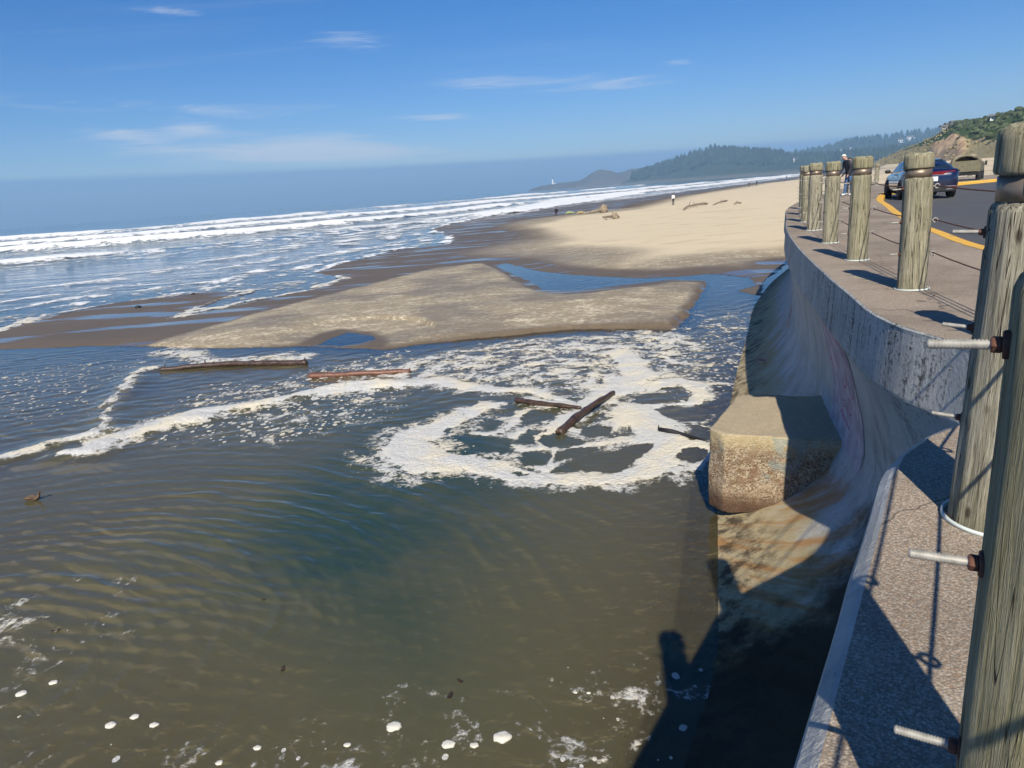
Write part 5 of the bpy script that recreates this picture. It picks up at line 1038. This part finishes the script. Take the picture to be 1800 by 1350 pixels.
# ------------------------------------------------------------------ dark blue sedan
PAINT = plain('dark blue car paint', (0.006, 0.010, 0.040), 0.16, 0.2, var=0.05, spec=0.7); PAINT.node_tree.nodes['Principled BSDF'].inputs['Coat Weight'].default_value = 1.0
TYRE = plain('tyre rubber', (0.012, 0.012, 0.012), 0.85, var=0.2); ALLOY = plain('alloy rim', (0.45, 0.45, 0.46), 0.3, 0.9, var=0.1); TAIL = plain('red tail lamp', (0.17, 0.006, 0.008), 0.12, var=0.2); CHROME = plain('chrome', (0.6, 0.6, 0.6), 0.12, 1.0, var=0.05); TRIM = plain('black trim', (0.010, 0.010, 0.011), 0.5, var=0.2); GLASS = plain('tinted car glass', (0.010, 0.020, 0.032), 0.04, var=0.05, spec=0.8); PLATE = plain('number plate', (0.72, 0.74, 0.75), 0.5, var=0.04)
def strip_mesh(name, S, mat, smooth=True, close=False):
    S = np.array(S, float); n, c = S.shape[:2]; I = np.arange(n * c).reshape(n, c); F = [(I[i, j], I[i, j + 1], I[i + 1, j + 1], I[i + 1, j]) for i in range(n - 1) for j in range(c - 1)]
    V = S.reshape(-1, 3)
    me = quads_to_mesh(name, V, F, mat, smooth)
    if close:
        bm = bmesh.new(); bm.from_mesh(me); bmesh.ops.holes_fill(bm, edges=[e for e in bm.edges if e.is_boundary]); bmesh.ops.recalc_face_normals(bm, faces=bm.faces); bm.to_mesh(me); bm.free()
        me.polygons.foreach_set('use_smooth', [smooth] * len(me.polygons))
    return me
def wheel(root, x, y, r, wname='wheel'):
    w = obj(wname, xlathe('tyre', [(r * 0.66, -0.11), (r * 0.96, -0.11), (r, -0.07), (r, 0.07), (r * 0.96, 0.11), (r * 0.66, 0.11)], TYRE, 28), root, (x, y, r))
    sx = 1 if x > 0 else -1
    bm = bmesh.new(); r_ = bmesh.ops.create_cone(bm, segments=24, radius1=r * 0.67, radius2=r * 0.67, depth=0.16, cap_ends=True); bmesh.ops.rotate(bm, cent=(0, 0, 0), matrix=Matrix.Rotation(math.pi / 2, 3, 'Y'), verts=bm.verts)
    for q in range(5):
        a = q * 2 * math.pi / 5; box_bm(bm, (sx * 0.085, math.cos(a) * r * 0.36, math.sin(a) * r * 0.36), (0.03, r * 0.56, r * 0.14), Matrix.Rotation(0, 3, 'X'))
    obj('rim', bm_mesh('rim', bm, ALLOY), w); return w
def sedan():
    root = empty('car', (16.75, 28.95, WALK - 0.14), RAD(-19)); L = [(-2.38, 0.60, 0.44, 0.74), (-2.34, 0.76, 0.32, 0.93), (-2.22, 0.86, 0.25, 1.035), (-1.9, 0.905, 0.22, 1.05), (-1.3, 0.92, 0.20, 1.03), (-0.5, 0.92, 0.19, 0.985), (0.6, 0.92, 0.19, 0.96), (1.3, 0.91, 0.20, 0.93), (1.9, 0.88, 0.22, 0.86), (2.25, 0.78, 0.25, 0.74), (2.38, 0.58, 0.36, 0.60)]
    S = []
    for y, w, zb, zt in L:
        h = [(0.0, zb), (w * 0.84, zb), (w * 0.965, zb + 0.10), (w, zb + 0.30), (w * 0.988, zb + 0.42 * (zt - zb) + 0.14), (w * 0.985, zt - 0.09), (w * 0.93, zt - 0.01), (w * 0.80, zt + 0.015), (0.0, zt + 0.035)]
        S.append([(x, y, zz) for x, zz in h] + [(-x, y, zz) for x, zz in h[-2::-1]])
    obj('body', strip_mesh('body', S, PAINT, True, True), root)
    G = [(-1.86, 0.76, 0.74, 1.05), (-1.45, 0.79, 0.66, 1.24), (-1.0, 0.81, 0.585, 1.385), (-0.5, 0.82, 0.585, 1.435), (0.1, 0.82, 0.585, 1.445), (0.45, 0.82, 0.59, 1.41), (0.9, 0.81, 0.66, 1.22), (1.32, 0.79, 0.75, 0.97)]
    S = []
    for y, wb, wt, zt in G:
        zb = np.interp(y, [q[0] for q in L], [q[3] for q in L]) - 0.03; zt = max(zt, zb + 0.02)
        h = [(wb, zb), (wb + (wt - wb) * 0.55, zb + (zt - zb) * 0.58), (wt + 0.03, zb + (zt - zb) * 0.90), (wt - 0.05, zt), (0.0, zt + 0.025)]
        S.append([(x, y, zz) for x, zz in h] + [(-x, y, zz) for x, zz in h[-2::-1]])
    ro = obj('roof', strip_mesh('roof', S, PAINT, True, True), root)
    # glazing: rear, front and the door windows, each a panel just proud of the shell
    def pane(name, pts): obj(name, quads_to_mesh(name, pts, [(0, 1, 2, 3)], GLASS, False), root)
    pane('rear_window', [(-0.66, -1.80, 1.105), (0.66, -1.80, 1.105), (0.53, -1.02, 1.405), (-0.53, -1.02, 1.405)])
    pane('windscreen', [(0.68, 1.27, 1.03), (-0.68, 1.27, 1.03), (-0.53, 0.50, 1.41), (0.53, 0.50, 1.41)])
    for s_ in (-1, 1):
        pane('door_window', [(s_ * 0.815, -0.42, 1.03), (s_ * 0.815, 0.95, 1.0), (s_ * 0.65, 0.42, 1.37), (s_ * 0.635, -0.40, 1.39)])
        pane('door_window', [(s_ * 0.815, -1.35, 1.06), (s_ * 0.818, -0.50, 1.03), (s_ * 0.637, -0.47, 1.39), (s_ * 0.66, -0.95, 1.345)])
        V = [(s_ * 0.20, -2.355, 0.86), (s_ * 0.70, -2.325, 0.85), (s_ * 0.88, -2.18, 0.86), (s_ * 0.905, -1.95, 0.90), (s_ * 0.905, -1.95, 0.965), (s_ * 0.88, -2.19, 0.99), (s_ * 0.70, -2.315, 0.985), (s_ * 0.20, -2.345, 0.975)]
        V2 = [(x * 1.012, y - 0.012, zz) for x, y, zz in V]
        obj('tail_lamp', quads_to_mesh('tail_lamp', V + V2, [tuple(range(8, 16))] + [(i, (i + 1) % 8, 8 + (i + 1) % 8, 8 + i) for i in range(8)], TAIL, False), root)
        bm = bmesh.new(); box_bm(bm, (s_ * 0.66, -2.372, 0.42), (0.30, 0.03, 0.035)); obj('reflector', bm_mesh('reflector', bm, TAIL), root)
        bm = bmesh.new(); box_bm(bm, (s_ * 0.55, -2.385, 0.335), (0.22, 0.06, 0.05)); bmesh.ops.bevel(bm, geom=bm.edges[:], offset=0.015, segments=2, affect='EDGES'); obj('exhaust', bm_mesh('exhaust', bm, CHROME), root)
        bm = bmesh.new(); r_ = bmesh.ops.create_uvsphere(bm, u_segments=12, v_segments=8, radius=0.1); bmesh.ops.scale(bm, vec=(1.15, 0.6, 0.75), verts=bm.verts); bmesh.ops.translate(bm, vec=(s_ * 1.02, 0.68, 1.06), verts=bm.verts); box_bm(bm, (s_ * 0.92, 0.68, 1.02), (0.14, 0.06, 0.04)); obj('mirror', bm_mesh('mirror', bm, TRIM, True), root)
        for y in (-1.38, 1.42):
            bm = bmesh.new(); bmesh.ops.create_cone(bm, segments=28, radius1=0.375, radius2=0.375, depth=0.05, cap_ends=True); bmesh.ops.rotate(bm, cent=(0, 0, 0), matrix=Matrix.Rotation(math.pi / 2, 3, 'Y'), verts=bm.verts); bmesh.ops.translate(bm, vec=(s_ * 0.902, y, 0.36), verts=bm.verts); obj('wheel_arch', bm_mesh('wheel_arch', bm, TRIM), root)
            wheel(root, s_ * 0.835, y, 0.335)
        bm = bmesh.new(); box_bm(bm, (s_ * 0.925, 0.25, 0.84), (0.03, 0.2, 0.03)); box_bm(bm, (s_ * 0.925, -0.75, 0.87), (0.03, 0.2, 0.03)); obj('door_handles', bm_mesh('door_handles', bm, CHROME), root)
    bm = bmesh.new(); box_bm(bm, (0, -2.375, 0.335), (1.5, 0.05, 0.17)); bmesh.ops.bevel(bm, geom=bm.edges[:], offset=0.02, segments=2, affect='EDGES'); obj('rear_diffuser', bm_mesh('rear_diffuser', bm, TRIM), root)
    bm = bmesh.new(); box_bm(bm, (0, -2.365, 0.92), (0.6, 0.012, 0.10)); obj('lamp_bar', bm_mesh('lamp_bar', bm, TAIL), root)
    bm = bmesh.new(); box_bm(bm, (0, -2.385, 0.72), (0.32, 0.02, 0.16)); obj('number_plate', bm_mesh('number_plate', bm, PLATE), root)
    bm = bmesh.new(); box_bm(bm, (0, -2.392, 0.44), (1.55, 0.012, 0.02)); obj('chrome_strip', bm_mesh('chrome_strip', bm, CHROME), root)
    tag(root, 'shiny dark blue sedan seen from behind at the yellow kerb', 'car')
sedan()

# olive vehicle parked beyond the sedan
OLIVE = plain('olive drab paint', (0.16, 0.145, 0.09), 0.75, var=0.18); CANV = plain('rolled canvas', (0.20, 0.175, 0.12), 0.9, var=0.5, scale=4, bmp=0.7)
def truck():
    root = empty('utility_vehicle', (26.9, 41.9, WALK - 0.14), RAD(-38))
    bm = bmesh.new(); box_bm(bm, (0, 0.9, 0.85), (1.5, 2.6, 0.62)); bmesh.ops.bevel(bm, geom=bm.edges[:], offset=0.07, segments=3, affect='EDGES'); obj('body', bm_mesh('body', bm, OLIVE), root)
    bm = bmesh.new(); box_bm(bm, (0, -0.43, 0.92), (1.30, 0.06, 0.62)); bmesh.ops.bevel(bm, geom=bm.edges[:], offset=0.025, segments=2, affect='EDGES'); obj('tailgate', bm_mesh('tailgate', bm, OLIVE), root)
    P = [(0.68 * math.cos(a), -0.1, 1.12 + 0.42 * math.sin(a)) for a in np.linspace(0.05, math.pi - 0.05, 15)]; V, F = tube_np(P, [0.10] * 15, 9); V = V + 0.05 * np.stack([fbm(V[:, 0] * 6 + k, V[:, 1] * 6 + V[:, 2] * 6, 3) for k in (1, 4, 8)], 1); obj('rolled_canvas', quads_to_mesh('rolled_canvas', V, F, CANV, True), root)
    S = [[(0.62 * math.cos(a), y, 1.10 + 0.40 * math.sin(a)) for a in np.linspace(0, math.pi, 15)] for y in (-0.1, 0.7, 1.4)]; obj('canvas_hood', strip_mesh('canvas_hood', S, CANV, True, True), root)
    for s_ in (-1, 1):
        for y in (0.0, 1.8): wheel(root, s_ * 0.66, y, 0.36)
        bm = bmesh.new(); box_bm(bm, (s_ * 0.90, 1.0, 1.05), (0.10, 0.05, 0.24)); box_bm(bm, (s_ * 0.82, 1.0, 0.98), (0.16, 0.03, 0.03)); bmesh.ops.bevel(bm, geom=bm.edges[:], offset=0.008, segments=1, affect='EDGES'); obj('mirror', bm_mesh('mirror', bm, TRIM), root)
    bm = bmesh.new(); box_bm(bm, (0, -0.47, 0.50), (1.45, 0.12, 0.14)); obj('bumper', bm_mesh('bumper', bm, TRIM), root)
    tag(root, 'olive drab vehicle with rolled canvas top parked beyond the dark blue sedan', 'vehicle')
truck()

# ------------------------------------------------------------------ duck, leaves, foam clumps, stones
FEATH = plain('mottled brown feathers', (0.10, 0.065, 0.035), 0.8, var=0.6, scale=40); BEAK = plain('duck bill', (0.10, 0.07, 0.02), 0.5, var=0.2)
def duck():
    root = empty('duck', (-8.28, 11.22, 0.0), RAD(-90)); k = 0.62
    pts = [(0, -0.24, 0.07, 0.018), (0, -0.16, 0.055, (0.06, 0.045)), (0, 0.0, 0.05, (0.10, 0.075)), (0, 0.13, 0.06, (0.085, 0.07)), (0, 0.20, 0.12, 0.038), (0, 0.215, 0.19, 0.03), (0, 0.235, 0.235, 0.042), (0, 0.265, 0.235, 0.026)]
    me = skin_mesh([(x * k, y * k, zz * k, tuple(q * k for q in r) if isinstance(r, tuple) else r * k) for x, y, zz, r in pts], [(i, i + 1) for i in range(7)], 2); me.materials.append(FEATH); obj('body', me, root)
    V, F = tube_np(np.array([(0, 0.27, 0.232), (0, 0.31, 0.222), (0, 0.335, 0.218)]) * k, np.array([0.014, 0.016, 0.008]) * k, 8); obj('bill', quads_to_mesh('bill', V, F, BEAK, True), root)
    for s_ in (-1, 1):
        V, F = tube_np(np.array([(s_ * 0.075, 0.10, 0.085), (s_ * 0.09, -0.02, 0.10), (s_ * 0.05, -0.17, 0.09), (s_ * 0.02, -0.24, 0.085)]) * k, np.array([0.015, 0.035, 0.025, 0.006]) * k, 8); obj('wing', quads_to_mesh('wing', V, F, FEATH, True), root)
    tag(root, 'small brown duck swimming at the left edge of the pool', 'duck')
duck()
FCLUMP = plain('foam clump', (0.60, 0.585, 0.52), 0.8, var=0.1, scale=30, bmp=0.5); LEAFB = plain('sodden leaf', (0.035, 0.022, 0.012), 0.5, var=0.3)
FB = [((-3.93, 5.54), 0.042, 'left round foam clump of three near the bottom left'), ((-3.75, 5.63), 0.034, 'upper foam clump of three near the bottom left'), ((-3.51, 5.50), 0.034, 'right foam clump of three near the bottom left'), ((-1.26, 5.26), 0.058, 'large oval foam clump floating alone at the bottom centre'), ((-0.30, 5.04), 0.066, 'largest ragged foam clump at the bottom of the pool'),
      ((-0.76, 5.0), 0.045, 'foam clump left of the largest ragged one'), ((-0.54, 4.97), 0.030, 'tiny foam clump between two larger ones at the bottom'), ((-1.64, 5.08), 0.026, 'small round foam clump left of the large oval one'), ((-5.12, 6.09), 0.045, 'oval foam clump at the far left edge of the pool'), ((-2.43, 5.12), 0.028, 'small foam clump at bottom left of centre'), ((-4.88, 6.23), 0.035, 'elongated foam clump beside the oval one at far left'), ((-2.71, 4.98), 0.026, 'tiny foam clump at the very bottom left of centre'), ((0.38, 5.53), 0.016, 'left speck of the twin foam specks toward the wall'), ((0.5, 5.51), 0.016, 'right speck of the twin foam specks toward the wall')]
for q, ((x, y), r, lb) in enumerate(FB):
    bm = bmesh.new(); bmesh.ops.create_icosphere(bm, subdivisions=3, radius=r)
    for v in bm.verts:
        c = v.co / r; d = 1 + 0.35 * float(fbm(np.array([c.x * 1.6 + q * 5]), np.array([c.y * 1.6 + c.z]), 3)[0]); v.co = Vector((v.co.x * d * 1.25, v.co.y * d, v.co.z * 0.35 * d))
    tag(obj('foam_clump', bm_mesh('foam_clump', bm, FCLUMP, True), None, (x, y, 0.004)), lb, 'foam clump', 'foam clumps floating in the near pool')
for q, ((x, y), r, lb) in enumerate([((-5.43, 7.17), 0.05, 'dark sodden leaf floating at the left of the pool'), ((-2.52, 6.17), 0.045, 'dark pointed leaf floating at the lower centre of the pool'), ((-3.15, 7.52), 0.028, 'tiny dark leaf floating above the pointed leaf'), ((-0.79, 5.60), 0.05, 'brown scrap of weed floating left of the wall shadow'), ((-0.70, 5.80), 0.04, 'smaller weed scrap just beyond the brown one')]):
    n = 10; V = []; 
    for k in range(n):
        a = 2 * math.pi * k / n; rr2 = r * (1 - 0.45 * abs(math.sin(a))) * (1 + 0.15 * math.sin(3 * a + q)); V.append((rr2 * math.cos(a), rr2 * 0.8 * math.sin(a), 0.012 * math.cos(2 * a) * r / 0.05))
    F = [tuple(range(n))]; V2 = [(a_, b_, c_ - 0.004) for a_, b_, c_ in V]; F = [tuple(range(n)), tuple(range(2 * n - 1, n - 1, -1))] + [(k, n + k, n + (k + 1) % n, (k + 1) % n) for k in range(n)]
    o = obj('leaf', quads_to_mesh('leaf', V + V2, F, LEAFB, False), None, (x, y, 0.012)); o.rotation_euler = (0, 0, q * 1.3 + 0.4); tag(o, lb, 'leaf')
for (x, y), r, lb in (((-18.85, 36.3), 0.16, 'dark stone on the wet sand spit at far left'), ((-18.0, 41.0), 0.12, 'small dark stone at the tip of the wet sand spit')):
    bm = bmesh.new(); bmesh.ops.create_icosphere(bm, subdivisions=2, radius=r)
    for v in bm.verts: v.co = v.co * (1 + 0.3 * float(pn(np.array([v.co.x * 9]), np.array([v.co.y * 9 + v.co.z * 7]))[0])); v.co.z *= 0.6
    tag(obj('stone', bm_mesh('stone', bm, BLACKW, True), None, (x, y, max(ground(x, y), 0.0) + 0.03)), lb, 'stone')
